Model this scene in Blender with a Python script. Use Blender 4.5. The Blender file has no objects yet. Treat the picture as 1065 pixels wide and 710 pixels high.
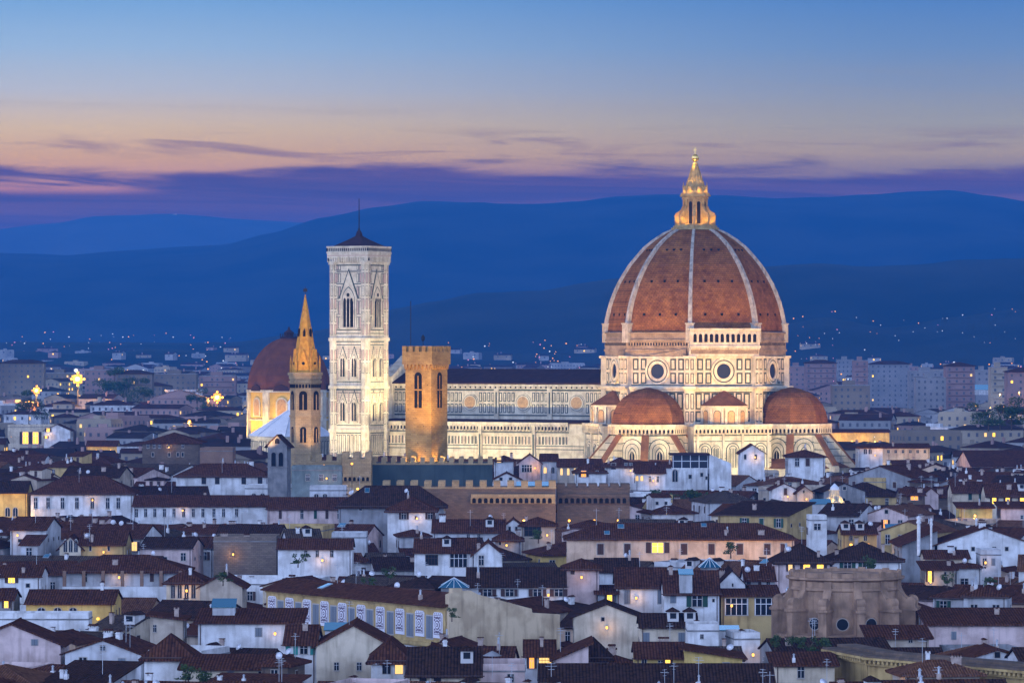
import bpy, math, random
from mathutils import Vector, Matrix
random.seed(11)
R = math.radians; PI = math.pi
F = 4511.0; PX0 = 532.5; PY0 = 358.0; CZ = 56.0
C = bpy.context.scene.collection
S = bpy.context.scene

# ---------------------------------------------------------------- camera
cam = bpy.data.cameras.new('camera'); camo = bpy.data.objects.new('camera', cam); C.objects.link(camo)
camo.location = (0, 0, CZ); camo.rotation_euler = (R(90), 0, 0)
cam.lens = 36 * F / 1065; cam.sensor_width = 36; cam.shift_y = 3 / 1065
cam.clip_start = 1; cam.clip_end = 60000
S.camera = camo
S.view_settings.view_transform = 'Standard'; S.view_settings.look = 'None'
S.view_settings.exposure = 0.0; S.view_settings.gamma = 1
S.cycles.max_bounces = 6; S.cycles.diffuse_bounces = 2; S.cycles.glossy_bounces = 2
S.cycles.volume_bounces = 0; S.cycles.transparent_max_bounces = 8
S.cycles.sample_clamp_indirect = 4.0

def lin(r, g, b):
    f = lambda c: (c / 255 / 12.92) if c / 255 <= .04045 else ((c / 255 + .055) / 1.055) ** 2.4
    return (f(r), f(g), f(b), 1)

# ---------------------------------------------------------------- world
W = bpy.data.worlds.new('World'); S.world = W; W.use_nodes = True
nt = W.node_tree; nt.nodes.clear(); L = nt.links.new
def nd(t, **k):
    n = nt.nodes.new(t)
    for a, b in k.items(): setattr(n, a, b)
    return n
def mth(op, *a, clamp=False):
    n = nd('ShaderNodeMath', operation=op, use_clamp=clamp)
    for i, x in enumerate(a):
        if isinstance(x, (int, float)): n.inputs[i].default_value = x
        else: L(x, n.inputs[i])
    return n.outputs[0]
def ramp(fac, stops, interp='LINEAR'):
    n = nd('ShaderNodeValToRGB'); cr = n.color_ramp; cr.interpolation = interp
    while len(cr.elements) > 1: cr.elements.remove(cr.elements[-1])
    cr.elements[0].position = stops[0][0]; cr.elements[0].color = stops[0][1]
    for p, c in stops[1:]:
        e = cr.elements.new(p); e.color = c
    L(fac, n.inputs[0]); return n.outputs[0]
def mixc(f, a, b, mode='MIX'):
    n = nd('ShaderNodeMix', data_type='RGBA', blend_type=mode)
    for i, x in ((0, f), (6, a), (7, b)):
        if isinstance(x, (int, float, tuple)): n.inputs[i].default_value = x
        else: L(x, n.inputs[i])
    return n.outputs[2]
def sstep(x, a, b):
    n = nd('ShaderNodeMapRange', interpolation_type='SMOOTHSTEP')
    L(x, n.inputs[0]); n.inputs[1].default_value = a; n.inputs[2].default_value = b
    return n.outputs[0]
tc = nd('ShaderNodeTexCoord'); sx = nd('ShaderNodeSeparateXYZ'); L(tc.outputs['Generated'], sx.inputs[0])
X, Y, Z = sx.outputs
az = mth('ARCTAN2', X, Y)                                   # radians, 0 = view axis, + right
el = mth('ARCTANGENT', mth('DIVIDE', Z, mth('MAXIMUM', mth('SQRT', mth('ADD', mth('MULTIPLY', X, X), mth('MULTIPLY', Y, Y))), 1e-4)))
def pe(py): return (PY0 - py) / F                           # elevation of a photo row
T = .16
HAZE_D = 8.0e-5; HEQ = (.022, .13, .53)                    # air density; radiance the thick air tends to
def sk(py, r, g, b_):
    """sky colour above the air that reads as r,g,b through it"""
    e = max(pe(py), .006); Tr = math.exp(-HAZE_D*min(19000, 406/e)); c = lin(r, g, b_)
    return tuple(max(.004, (c[i]-(1-Tr)*HEQ[i])/Tr) for i in range(3)) + (1,)
def row(*s): return [(max(0, pe(q[0])/T), sk(*q)) for q in s]
low_l = ramp(mth('DIVIDE', el, T), row((358, 100, 95, 140), (230, 100, 92, 128), (200, 176, 132, 116), (165, 200, 162, 136), (135, 206, 182, 162), (95, 178, 184, 200), (50, 150, 180, 214), (0, 120, 166, 215), (-350, 100, 150, 215)))
low_r = ramp(mth('DIVIDE', el, T), row((358, 90, 90, 140), (230, 80, 86, 128), (190, 108, 108, 128), (160, 160, 148, 150), (130, 152, 154, 162), (90, 130, 148, 178), (50, 108, 142, 188), (0, 86, 132, 192), (-350, 90, 140, 210)))
base = mixc(sstep(az, -.11, .11), low_l, low_r)
# cloud bank low over the hills, wisps above it, a lit slit to the left
def cloudnoise(sa, se, det, seed, w=0.0):
    cb = nd('ShaderNodeCombineXYZ'); L(mth('MULTIPLY', az, sa), cb.inputs[0]); L(mth('MULTIPLY', el, se), cb.inputs[1]); cb.inputs[2].default_value = seed
    n = nd('ShaderNodeTexNoise'); n.inputs['Scale'].default_value = 1; n.inputs['Detail'].default_value = det
    n.inputs['Roughness'].default_value = .55; n.inputs['Distortion'].default_value = w
    L(cb.outputs[0], n.inputs['Vector']); return n.outputs[0]
el0 = el; el = mth('ADD', el, mth('MULTIPLY', az, .022)); n1 = cloudnoise(18, 90, 6, 3.1, .6); n2 = cloudnoise(22, 230, 9, 8.7, .7); n3 = cloudnoise(9, 230, 7, 1.3, 1.0); el = el0
edge = mth('ADD', mth('ADD', pe(171), mth('MULTIPLY', mth('SUBTRACT', n1, .5), .012)), mth('MULTIPLY', mth('SUBTRACT', n2, .5), .010))
bank = sstep(mth('SUBTRACT', edge, el), -.0012, .0030)
slit = mth('MULTIPLY', mth('MULTIPLY', sstep(el, pe(206), pe(196)), sstep(el, pe(182), pe(190))),
           mth('MULTIPLY', sstep(az, -.075, -.095), sstep(n2, .40, .56)))
bank = mth('MULTIPLY', bank, mth('SUBTRACT', 1, mth('MULTIPLY', slit, .9)))
bcol = ramp(mth('DIVIDE', el, T), row((358, 66, 90, 140), (230, 68, 90, 134), (200, 68, 86, 122), (175, 74, 84, 112), (150, 104, 104, 116)))
bcol = mixc(sstep(n3, .35, .7), bcol, mixc(.4, bcol, sk(180, 128, 106, 122)))
wisp = mth('MULTIPLY', mth('MULTIPLY', sstep(el, pe(172), pe(160)), sstep(el, pe(128), pe(150))), sstep(mth('ADD', n2, mth('MULTIPLY', n3, .6)), .74, .96))
veil = mth('MULTIPLY', mth('MULTIPLY', sstep(el, pe(130), pe(112)), sstep(el, pe(60), pe(90))), sstep(n3, .5, .75))
col = mixc(mth('MULTIPLY', wisp, .62), base, sk(150, 112, 100, 120))
col = mixc(mth('MULTIPLY', veil, .25), col, sk(95, 150, 142, 150))
col = mixc(bank, col, bcol)
# the rest of the dome of the sky: blue-hour sky, unseen low part brightened to light the walls
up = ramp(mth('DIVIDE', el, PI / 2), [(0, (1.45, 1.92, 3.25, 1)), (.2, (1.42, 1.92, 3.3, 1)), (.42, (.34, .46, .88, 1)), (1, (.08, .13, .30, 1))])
nish = nd('ShaderNodeTexSky', sky_type='NISHITA', sun_disc=False, sun_elevation=R(-3), sun_rotation=R(-70))
up = mixc(.05, up, nish.outputs[0], 'ADD')
lobe = mth('ADD', .42, mth('MULTIPLY', mth('POWER', mth('MAXIMUM', mth('MULTIPLY_ADD', mth('COSINE', mth('SUBTRACT', az, R(-150))), .5, .5), 0.0), 1.6), 1.25))  # bright lobe added behind and left of the camera to lift house fronts
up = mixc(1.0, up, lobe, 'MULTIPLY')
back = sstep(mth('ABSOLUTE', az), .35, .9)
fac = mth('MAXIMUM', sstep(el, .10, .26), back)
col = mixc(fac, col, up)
col = mixc(sstep(el, 0.0, -.02), col, (.03, .045, .09, 1))
bg = nd('ShaderNodeBackground'); L(col, bg.inputs[0]); bg.inputs[1].default_value = 1.0
wo = nd('ShaderNodeOutputWorld'); L(bg.outputs[0], wo.inputs[0])

# last afterglow of the sun, low on the left
sl = bpy.data.lights.new('afterglow', 'SUN'); sl.energy = .22; sl.angle = R(25); sl.color = (1, .62, .42)
so = bpy.data.objects.new('afterglow', sl); C.objects.link(so); so.rotation_euler = Vector((1, .12, -.16)).to_track_quat('-Z', 'Y').to_euler()

# ---------------------------------------------------------------- helpers
def P(px, py, Y): return Vector(((px - PX0) * Y / F, Y, CZ + (PY0 - py) * Y / F))
def Zat(py, Y): return CZ + (PY0 - py) * Y / F
def Yof(py, h): return F * (CZ - h) / (py - PY0)

class MB:
    def __init__(s): s.v = []; s.f = []; s.m = []; s.M = Matrix.Identity(4)
    def add(s, vs, fs, mi=0):
        b = len(s.v); s.v += [tuple(s.M @ Vector(p)) for p in vs]
        for f in fs: s.f.append([b + i for i in f]); s.m.append(mi)
    def box(s, x0, x1, y0, y1, z0, z1, mi=0):
        s.add([(x0,y0,z0),(x1,y0,z0),(x1,y1,z0),(x0,y1,z0),(x0,y0,z1),(x1,y0,z1),(x1,y1,z1),(x0,y1,z1)],
              [(0,3,2,1),(4,5,6,7),(0,1,5,4),(1,2,6,5),(2,3,7,6),(3,0,4,7)], mi)
    def prism(s, poly, z0, z1, mi=0):                       # poly (x,y) counter-clockwise
        n = len(poly)
        s.add([(x, y, z0) for x, y in poly] + [(x, y, z1) for x, y in poly],
              [tuple(range(n))[::-1], tuple(range(n, 2*n))] + [(i, (i+1) % n, n+(i+1) % n, n+i) for i in range(n)], mi)
    def plate(s, poly, p1, mi=0, p0=-.05):                  # outline (u,z) ccw seen from -y, standing proud p0..p1 of y=0
        n = len(poly)
        s.add([(u, -p1, z) for u, z in poly] + [(u, -p0, z) for u, z in poly],
              [tuple(range(n)), tuple(range(n, 2*n))[::-1]] + [(i, n+i, n+(i+1) % n, (i+1) % n) for i in range(n)], mi)
    def lathe(s, prof, n=16, mi=0, c=(0, 0), a0=0.0, caps=True):
        b = []
        for r, z in prof:
            for k in range(n):
                a = a0 + 2*PI*k/n; b.append((c[0] + r*math.cos(a), c[1] + r*math.sin(a), z))
        fs = []
        for j in range(len(prof)-1):
            for k in range(n):
                k2 = (k+1) % n; fs.append((j*n+k, j*n+k2, (j+1)*n+k2, (j+1)*n+k))
        if caps:
            fs.append(tuple(range(n))[::-1]); fs.append(tuple(range((len(prof)-1)*n, len(prof)*n)))
        s.add(b, fs, mi)
    def tube(s, p, q, r, n=6, mi=0, r2=None):
        p = Vector(p); q = Vector(q); d = q - p; A = d.to_track_quat('Z', 'Y').to_matrix()
        r2 = r if r2 is None else r2; b = []
        for c, rr in ((p, r), (q, r2)):
            for k in range(n):
                a = 2*PI*k/n; b.append(tuple(c + A @ Vector((rr*math.cos(a), rr*math.sin(a), 0))))
        s.add(b, [(k, (k+1) % n, n+(k+1) % n, n+k) for k in range(n)] + [tuple(range(n))[::-1], tuple(range(n, 2*n))], mi)
    def panel(s, u0, u1, z0, z1, t=.3, mo=1, mi=0, p=.08):
        s.box(u0, u1, -p, .05, z0, z1, mo); t *= 1.3; s.box(u0+t, u1-t, -p-.05, -p+.01, z0+t, z1-t, mi)
    def mesh(s, name, mats, smooth=False):
        me = bpy.data.meshes.new(name); me.from_pydata(s.v, [], s.f)
        for m in mats: me.materials.append(m)
        if len(mats) > 1: me.polygons.foreach_set('material_index', s.m)
        if smooth: me.polygons.foreach_set('use_smooth', [True]*len(s.f))
        me.update(); return me
    def build(s, name, mats, parent=None, smooth=False, loc=None):
        if not isinstance(mats, (list, tuple)): mats = [mats]
        o = bpy.data.objects.new(name, s.mesh(name, mats, smooth)); C.objects.link(o)
        if parent: o.parent = parent
        if loc: o.location = loc
        return o
def FM(cx, cy, deg, dist=0, z=0):                           # facade frame: normal turned deg from -y towards +x
    return Matrix.Translation((cx, cy, z)) @ Matrix.Rotation(R(deg), 4, 'Z') @ Matrix.Translation((0, -dist, 0))
def arch(u, z0, w, zs, kind='r', n=8, k=1.0):               # arch outline, ccw seen from the front
    pts = [(u - w/2, z0), (u + w/2, z0)]
    if kind == 'r':
        for i in range(n+1):
            a = PI*i/n; pts.append((u + w/2*math.cos(a), zs + w/2*k*math.sin(a)))
    else:                                                    # pointed
        for i in range(n+1):
            a = PI/3*i/n; pts.append((u - w/2 + w*math.cos(a), zs + w*k*math.sin(a)))
        for i in range(n-1, -1, -1):
            a = PI/3*i/n; pts.append((u + w/2 - w*math.cos(a), zs + w*k*math.sin(a)))
    return pts
def disc(u, z, r, n=20): return [(u + r*math.cos(2*PI*i/n), z + r*math.sin(2*PI*i/n)) for i in range(n)]
def tag(o, label=None, cat=None, group=None, kind=None):
    if label: o['label'] = label
    if cat: o['category'] = cat
    if group: o['group'] = group
    if kind: o['kind'] = kind
    return o
def thing(name, label, cat, loc=(0, 0, 0), rz=0.0, group=None):
    o = bpy.data.objects.new(name, None); C.objects.link(o); o.empty_display_size = .1
    o.location = loc; o.rotation_euler = (0, 0, R(rz)); return tag(o, label, cat, group)
def lamp(kind, loc, e, col, parent=None, size=.5, aim=None, spot=70, blend=.6):
    l = bpy.data.lights.new('lamp_light', kind); l.energy = e; l.color = col
    l.shadow_soft_size = size
    if kind == 'SPOT': l.spot_size = R(spot); l.spot_blend = blend
    o = bpy.data.objects.new('lamp_light', l); C.objects.link(o); o.location = loc
    if aim is not None: o.rotation_euler = (Vector(aim) - Vector(loc)).to_track_quat('-Z', 'Y').to_euler()
    if parent: o.parent = parent
    return o

# ---------------------------------------------------------------- materials
def mat(name, col, rough=.85, col2=None, scale=.5, bump=0.0, metal=0.0, emit=None, es=1.0, stretch=(1, 1, 1), det=5, lo=.35, hi=.65, coord='Object', dirt=None):
    m = bpy.data.materials.new(name); m.use_nodes = True; t = m.node_tree; b = t.nodes['Principled BSDF']; lk = t.links.new
    b.inputs['Base Color'].default_value = (*col, 1); b.inputs['Roughness'].default_value = rough; b.inputs['Metallic'].default_value = metal
    b.inputs['Specular IOR Level'].default_value = .3 if rough < .6 else .04
    if emit: b.inputs['Base Color'].default_value = (.03, .02, .01, 1); b.inputs['Emission Color'].default_value = (*emit, 1); b.inputs['Emission Strength'].default_value = es
    if col2:
        tcn = t.nodes.new('ShaderNodeTexCoord'); mp = t.nodes.new('ShaderNodeMapping'); mp.inputs['Scale'].default_value = stretch
        lk(tcn.outputs[coord], mp.inputs[0]); n = t.nodes.new('ShaderNodeTexNoise'); n.inputs['Scale'].default_value = scale; n.inputs['Detail'].default_value = det
        lk(mp.outputs[0], n.inputs['Vector']); r = t.nodes.new('ShaderNodeMapRange'); lk(n.outputs[0], r.inputs[0]); r.inputs[1].default_value = lo; r.inputs[2].default_value = hi
        mx = t.nodes.new('ShaderNodeMix'); mx.data_type = 'RGBA'; lk(r.outputs[0], mx.inputs[0]); mx.inputs[6].default_value = (*col, 1); mx.inputs[7].default_value = (*col2, 1)
        outc = mx.outputs[2]
        if dirt:
            mp2 = t.nodes.new('ShaderNodeMapping'); mp2.inputs['Scale'].default_value = (1, 1, .12); lk(tcn.outputs[coord], mp2.inputs[0])
            n2 = t.nodes.new('ShaderNodeTexNoise'); n2.inputs['Scale'].default_value = 1.3; n2.inputs['Detail'].default_value = 6; lk(mp2.outputs[0], n2.inputs['Vector'])
            r2 = t.nodes.new('ShaderNodeMapRange'); lk(n2.outputs[0], r2.inputs[0]); r2.inputs[1].default_value = .5; r2.inputs[2].default_value = .76; r2.inputs[4].default_value = dirt
            mx2 = t.nodes.new('ShaderNodeMix'); mx2.data_type = 'RGBA'; mx2.blend_type = 'MULTIPLY'; lk(r2.outputs[0], mx2.inputs[0]); lk(outc, mx2.inputs[6]); mx2.inputs[7].default_value = (.35, .33, .3, 1)
            outc = mx2.outputs[2]
        lk(outc, b.inputs['Base Color'])
        if bump:
            bp = t.nodes.new('ShaderNodeBump'); bp.inputs['Strength'].default_value = bump; bp.inputs['Distance'].default_value = .1
            lk(n.outputs[0], bp.inputs['Height']); lk(bp.outputs[0], b.inputs['Normal'])
    return m
def brickmat(name, c1, c2, mortar, bw=.5, bh=.2, rough=.9, mort=.02, noise=.5):
    m = bpy.data.materials.new(name); m.use_nodes = True; t = m.node_tree; b = t.nodes['Principled BSDF']; lk = t.links.new
    b.inputs['Roughness'].default_value = rough; b.inputs['Specular IOR Level'].default_value = .03
    tcn = t.nodes.new('ShaderNodeTexCoord'); s = t.nodes.new('ShaderNodeSeparateXYZ'); lk(tcn.outputs['Object'], s.inputs[0])
    a = t.nodes.new('ShaderNodeMath'); a.operation = 'ADD'; lk(s.outputs[0], a.inputs[0]); lk(s.outputs[1], a.inputs[1])
    cb = t.nodes.new('ShaderNodeCombineXYZ'); lk(a.outputs[0], cb.inputs[0]); lk(s.outputs[2], cb.inputs[1])
    br = t.nodes.new('ShaderNodeTexBrick'); lk(cb.outputs[0], br.inputs['Vector']); br.inputs['Scale'].default_value = 1
    br.inputs['Brick Width'].default_value = bw; br.inputs['Row Height'].default_value = bh; br.inputs['Mortar Size'].default_value = mort
    br.inputs['Color1'].default_value = (*c1, 1); br.inputs['Color2'].default_value = (*c2, 1); br.inputs['Mortar'].default_value = (*mortar, 1)
    n = t.nodes.new('ShaderNodeTexNoise'); n.inputs['Scale'].default_value = .35; n.inputs['Detail'].default_value = 6; lk(tcn.outputs['Object'], n.inputs['Vector'])
    r = t.nodes.new('ShaderNodeMapRange'); lk(n.outputs[0], r.inputs[0]); r.inputs[1].default_value = .35; r.inputs[2].default_value = .7; r.inputs[4].default_value = noise
    mx = t.nodes.new('ShaderNodeMix'); mx.data_type = 'RGBA'; mx.blend_type = 'MULTIPLY'; lk(r.outputs[0], mx.inputs[0]); lk(br.outputs[0], mx.inputs[6]); mx.inputs[7].default_value = (.5, .45, .42, 1)
    lk(mx.outputs[2], b.inputs['Base Color'])
    bp = t.nodes.new('ShaderNodeBump'); bp.inputs['Strength'].default_value = .5; bp.inputs['Distance'].default_value = .05; lk(br.outputs[1], bp.inputs['Height']); bp.invert = True; lk(bp.outputs[0], b.inputs['Normal'])
    return m
def roofmat(name, c1, c2, c3, pitch=.42):                    # rows of barrel tiles running down the slope
    m = bpy.data.materials.new(name); m.use_nodes = True; t = m.node_tree; b = t.nodes['Principled BSDF']; lk = t.links.new
    b.inputs['Roughness'].default_value = .85; b.inputs['Specular IOR Level'].default_value = 0
    tcn = t.nodes.new('ShaderNodeTexCoord'); so_ = t.nodes.new('ShaderNodeSeparateXYZ'); lk(tcn.outputs['Object'], so_.inputs[0])
    sn = t.nodes.new('ShaderNodeSeparateXYZ'); lk(tcn.outputs['Normal'], sn.inputs[0])
    def mm(op, *a):
        n = t.nodes.new('ShaderNodeMath'); n.operation = op
        for i, x in enumerate(a):
            if isinstance(x, (int, float)): n.inputs[i].default_value = x
            else: lk(x, n.inputs[i])
        return n.outputs[0]
    gt = mm('GREATER_THAN', mm('ABSOLUTE', sn.outputs[0]), mm('ABSOLUTE', sn.outputs[1]))
    u = mm('ADD', mm('MULTIPLY', so_.outputs[1], gt), mm('MULTIPLY', so_.outputs[0], mm('SUBTRACT', 1, gt)))
    v = mm('ADD', mm('MULTIPLY', so_.outputs[0], gt), mm('MULTIPLY', so_.outputs[1], mm('SUBTRACT', 1, gt)))
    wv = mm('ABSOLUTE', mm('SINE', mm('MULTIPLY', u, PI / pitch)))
    cr = mm('FRACT', mm('DIVIDE', v, .4))
    cb = t.nodes.new('ShaderNodeCombineXYZ'); lk(mm('FLOOR', mm('DIVIDE', u, pitch)), cb.inputs[0]); lk(mm('FLOOR', mm('DIVIDE', v, .4)), cb.inputs[1])
    wn = t.nodes.new('ShaderNodeTexWhiteNoise'); lk(cb.outputs[0], wn.inputs[0])
    n = t.nodes.new('ShaderNodeTexNoise'); n.inputs['Scale'].default_value = .45; n.inputs['Detail'].default_value = 6; lk(tcn.outputs['Object'], n.inputs['Vector'])
    r = t.nodes.new('ShaderNodeMapRange'); lk(n.outputs[0], r.inputs[0]); r.inputs[1].default_value = .35; r.inputs[2].default_value = .65
    m1 = t.nodes.new('ShaderNodeMix'); m1.data_type = 'RGBA'; lk(r.outputs[0], m1.inputs[0]); m1.inputs[6].default_value = (*c1, 1); m1.inputs[7].default_value = (*c2, 1)
    m2 = t.nodes.new('ShaderNodeMix'); m2.data_type = 'RGBA'; lk(mm('MULTIPLY', wn.outputs[0], .8), m2.inputs[0]); lk(m1.outputs[2], m2.inputs[6]); m2.inputs[7].default_value = (*c3, 1)
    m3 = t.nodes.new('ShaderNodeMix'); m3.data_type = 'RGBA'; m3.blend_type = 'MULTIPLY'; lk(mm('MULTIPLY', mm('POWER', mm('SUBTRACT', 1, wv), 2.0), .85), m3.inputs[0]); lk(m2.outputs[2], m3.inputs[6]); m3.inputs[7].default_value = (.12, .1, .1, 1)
    lk(m3.outputs[2], b.inputs['Base Color'])
    bp = t.nodes.new('ShaderNodeBump'); bp.inputs['Strength'].default_value = .9; bp.inputs['Distance'].default_value = .08
    lk(mm('ADD', wv, mm('MULTIPLY', cr, -.25)), bp.inputs['Height']); lk(bp.outputs[0], b.inputs['Normal'])
    return m
MARBLE = mat('marble_white', (.56, .50, .37), .6, (.38, .33, .24), .5, .1, dirt=.5)
MGREEN = mat('marble_green', (.022, .036, .03), .5, (.04, .055, .045), 1.0)
MPINK = mat('marble_pink', (.42, .30, .24), .6, (.36, .26, .21), .7)
RIBM = mat('rib_marble', (.40, .36, .29), .7, (.26, .23, .19), .8, .15, dirt=.8)
DOMEB = brickmat('dome_tile_courses', (.27, .115, .034), (.20, .08, .028), (.12, .05, .02), 1.1, .6, noise=.95, mort=.05)
TRIBB = brickmat('tribune_tile_courses', (.22, .10, .04), (.16, .07, .032), (.10, .045, .022), .9, .5, noise=.9, mort=.05)
MASON = brickmat('rough_masonry', (.30, .23, .16), (.22, .17, .12), (.12, .09, .07), 1.6, .6, noise=.8)
DOMET = roofmat('dome_tiles', (.30, .105, .05), (.22, .075, .04), (.36, .15, .08), .5)
DOMESMOOTH = mat('dome_tile_shell', (.27, .115, .045), .8, (.16, .06, .028), .16, .3, dirt=.85, stretch=(1, 1, .6), det=10, lo=.38, hi=.62)
TRIBT = mat('tribune_tiles', (.21, .095, .042), .8, (.14, .06, .03), .35, .3, dirt=.45)
LEAD = mat('dark_roof_tiles', (.05, .028, .03), .85, (.035, .022, .026), .5, .2)
GOLD = mat('gilded_copper', (.85, .55, .16), .3, metal=.85)
DARK = mat('dark_opening', (.012, .011, .012), .7)
GLASSD = mat('dark_glass', (.02, .022, .03), .12)
IRON = mat('dark_iron', (.03, .03, .035), .6)
BRONZE = mat('glazed_oculus', (.42, .25, .11), .5, (.3, .18, .08), 1.5)
SANDST = brickmat('pietraforte_blocks', (.40, .29, .15), (.32, .23, .12), (.2, .15, .09), 1.1, .45, noise=.5)
TOWERST = brickmat('warm_tower_stone', (.44, .27, .09), (.34, .2, .07), (.2, .13, .06), 1.1, .45, noise=.6)
LANTST = mat('lantern_stone', (.40, .28, .12), .7, (.27, .18, .07), .8, .1, dirt=.4)  # marble tinted ochre: golden lamplight put into the base colour
BRICKO = mat('spire_brick', (.50, .27, .045), .85, (.34, .17, .03), 1.2, .2)
GREYST = mat('grey_stone', (.22, .21, .2), .9, (.14, .135, .13), .6, .3, dirt=.4)
GROUNDM = mat('asphalt', (.045, .045, .048), .95, (.06, .058, .056), .05)
# ---------------------------------------------------------------- ground and hills
g = MB(); g.add([(-16000, -300, 0), (16000, -300, 0), (16000, 30000, 0), (-16000, 30000, 0)], [(0, 1, 2, 3)])
tag(g.build('ground', GROUNDM), kind='structure')
def crest(pts, px):
    for (a, ya), (b, yb) in zip(pts, pts[1:]):
        if a <= px <= b:
            t = (px - a) / (b - a); t = t*t*(3-2*t)*.5 + t*.5; return ya + (yb - ya)*t
    return pts[0][1] if px < pts[0][0] else pts[-1][1]
from mathutils import noise as mn
def hill(name, pts, Y, depth, m, seed, x0=-500, x1=1565, rough=1.0):
    mb = MB(); nx, ny = 260, 26; vs = []
    for j in range(ny):
        t = j / (ny - 1)
        for i in range(nx):
            px = x0 + (x1 - x0) * i / (nx - 1)
            zc = max(2, Zat(crest(pts, px), Y)); X = (px - PX0) * Y / F
            yy = Y - depth + 1.5 * depth * t
            if t <= .667: prof = math.sin((t / .667) * PI / 2) ** 1.25
            else: prof = 1 - .5 * ((t - .667) / .333) ** 1.3
            n = mn.fractal(Vector((X / 900 + seed, yy / 900, 0)), .9, 2.1, 5)
            n2 = mn.fractal(Vector((X / 120 + seed, yy / 120, 3)), .9, 2.1, 3)
            z = zc * prof + n * zc * .16 * math.sin(min(1, t / .667) * PI) * rough + n2 * 5 * rough
            if j == 0: z = -5
            vs.append((X, yy, z))
    fs = [(j*nx+i, j*nx+i+1, (j+1)*nx+i+1, (j+1)*nx+i) for j in range(ny-1) for i in range(nx-1)]
    mb.add(vs, fs); o = mb.build(name, m, smooth=True); return tag(o, kind='structure')
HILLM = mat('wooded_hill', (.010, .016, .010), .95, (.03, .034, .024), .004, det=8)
HILLL = mat('far_hill', (.055, .07, .075), .95, (.08, .09, .09), .004, det=8)  # paler, bluer base colour stands in for mist before the farthest ridge
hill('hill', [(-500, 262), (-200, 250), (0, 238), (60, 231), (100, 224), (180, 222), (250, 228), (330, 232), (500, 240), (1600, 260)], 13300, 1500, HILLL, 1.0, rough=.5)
hill('hill', [(-500, 270), (0, 264), (80, 266), (130, 261), (200, 257), (240, 255), (280, 244), (340, 228), (400, 216), (440, 211), (490, 212), (550, 214), (600, 211), (640, 206), (700, 204),
              (750, 205), (800, 208), (850, 206), (900, 203), (950, 200), (985, 199), (1020, 204), (1065, 211), (1600, 230)], 10600, 2600, HILLM, 5.0, rough=.35)
hill('hill', [(-500, 356), (250, 356), (330, 344), (385, 331), (410, 322), (450, 315), (500, 306), (560, 303), (600, 295), (640, 290), (720, 286), (820, 275), (850, 273), (900, 277), (950, 275), (1000, 270), (1065, 268), (1600, 250)], 6200, 1100, HILLM, 9.0, rough=.5)
hill('hill', [(-500, 366), (600, 366), (700, 352), (800, 338), (860, 330), (930, 342), (1000, 330), (1065, 322), (1600, 300)], 5300, 700, HILLM, 13.0, rough=.8)

# ---------------------------------------------------------------- cathedral
CX, CY, ROT = 54.9, 1300.0, -28.2
cath = thing('cathedral', 'huge floodlit marble cathedral with red tiled dome and gold topped lantern', 'cathedral', (CX, CY, 0), ROT)
def toW(x, y, z=0):
    c, s = math.cos(R(ROT)), math.sin(R(ROT)); return Vector((CX + x*c - y*s, CY + x*s + y*c, z))
def octa(r, a0=22.5, n=8): return [(r*math.cos(R(a0) + 2*PI*k/n), r*math.sin(R(a0) + 2*PI*k/n)) for k in range(n)]
MW = [MARBLE, MGREEN, MPINK, DARK]
AP = 25.5; RC = AP / math.cos(PI/8); SIDE = 2 * AP * math.tan(PI/8)
b = MB(); b.prism(octa(RC - .3), 0, 52.4)
for k in range(8):
    dg = 45*k; b.M = FM(0, 0, dg, AP - .28)
    for r0, r1 in ((44.5, 47.6), (48.5, 51.7)):
        for u in (-8.1, -5.5, 4.2, 6.8): b.panel(u-.12, u+1.75, r0-.1, r1+.1, .36)
    for r0, r1 in ((33.4, 36.3), (37, 41.6)):
        for i in range(7): b.panel(-8.7+i*2.5, -6.75+i*2.5, r0-.1, r1+.1, .36)
    b.box(-SIDE/2, SIDE/2, -1.3, .1, 42.9, 43.5); b.box(-SIDE/2, SIDE/2, -.7, .1, 42.1, 42.9, 0)
    b.box(-SIDE/2, SIDE/2, -.16, .1, 41.75, 42.1, 1); b.box(-SIDE/2, SIDE/2, -.5, .1, 51.9, 52.45)
    b.box(-SIDE/2, SIDE/2, -.12, .1, 43.9, 44.15, 1)
b.build('drum', MW, cath)
for k in range(8):
    a = R(22.5 + 45*k); b = MB(); b.M = Matrix.Translation((RC*math.cos(a)*.985, RC*math.sin(a)*.985, 0)) @ Matrix.Rotation(a + PI/2, 4, 'Z')
    b.box(-1.6, 1.6, -1.0, 1.2, 30, 52.3, 0)
    for z0, z1 in ((33.2, 36.4), (37, 41.6), (44.5, 47.6), (48.5, 51.7)):
        for u in (-1.25, .25): b.M2 = None; b.box(u, u+1.0, -1.08, -.9, z0, z1, 1); b.box(u+.22, u+.78, -1.13, -1.0, z0+.3, z1-.3, 0)
    b.box(-1.95, 1.95, -2.2, 1, 42.92, 43.6, 0); b.box(-1.9, 1.9, -1.5, 1, 51.9, 52.6, 0)
    b.build('corner_pilaster', MW, cath)
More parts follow.
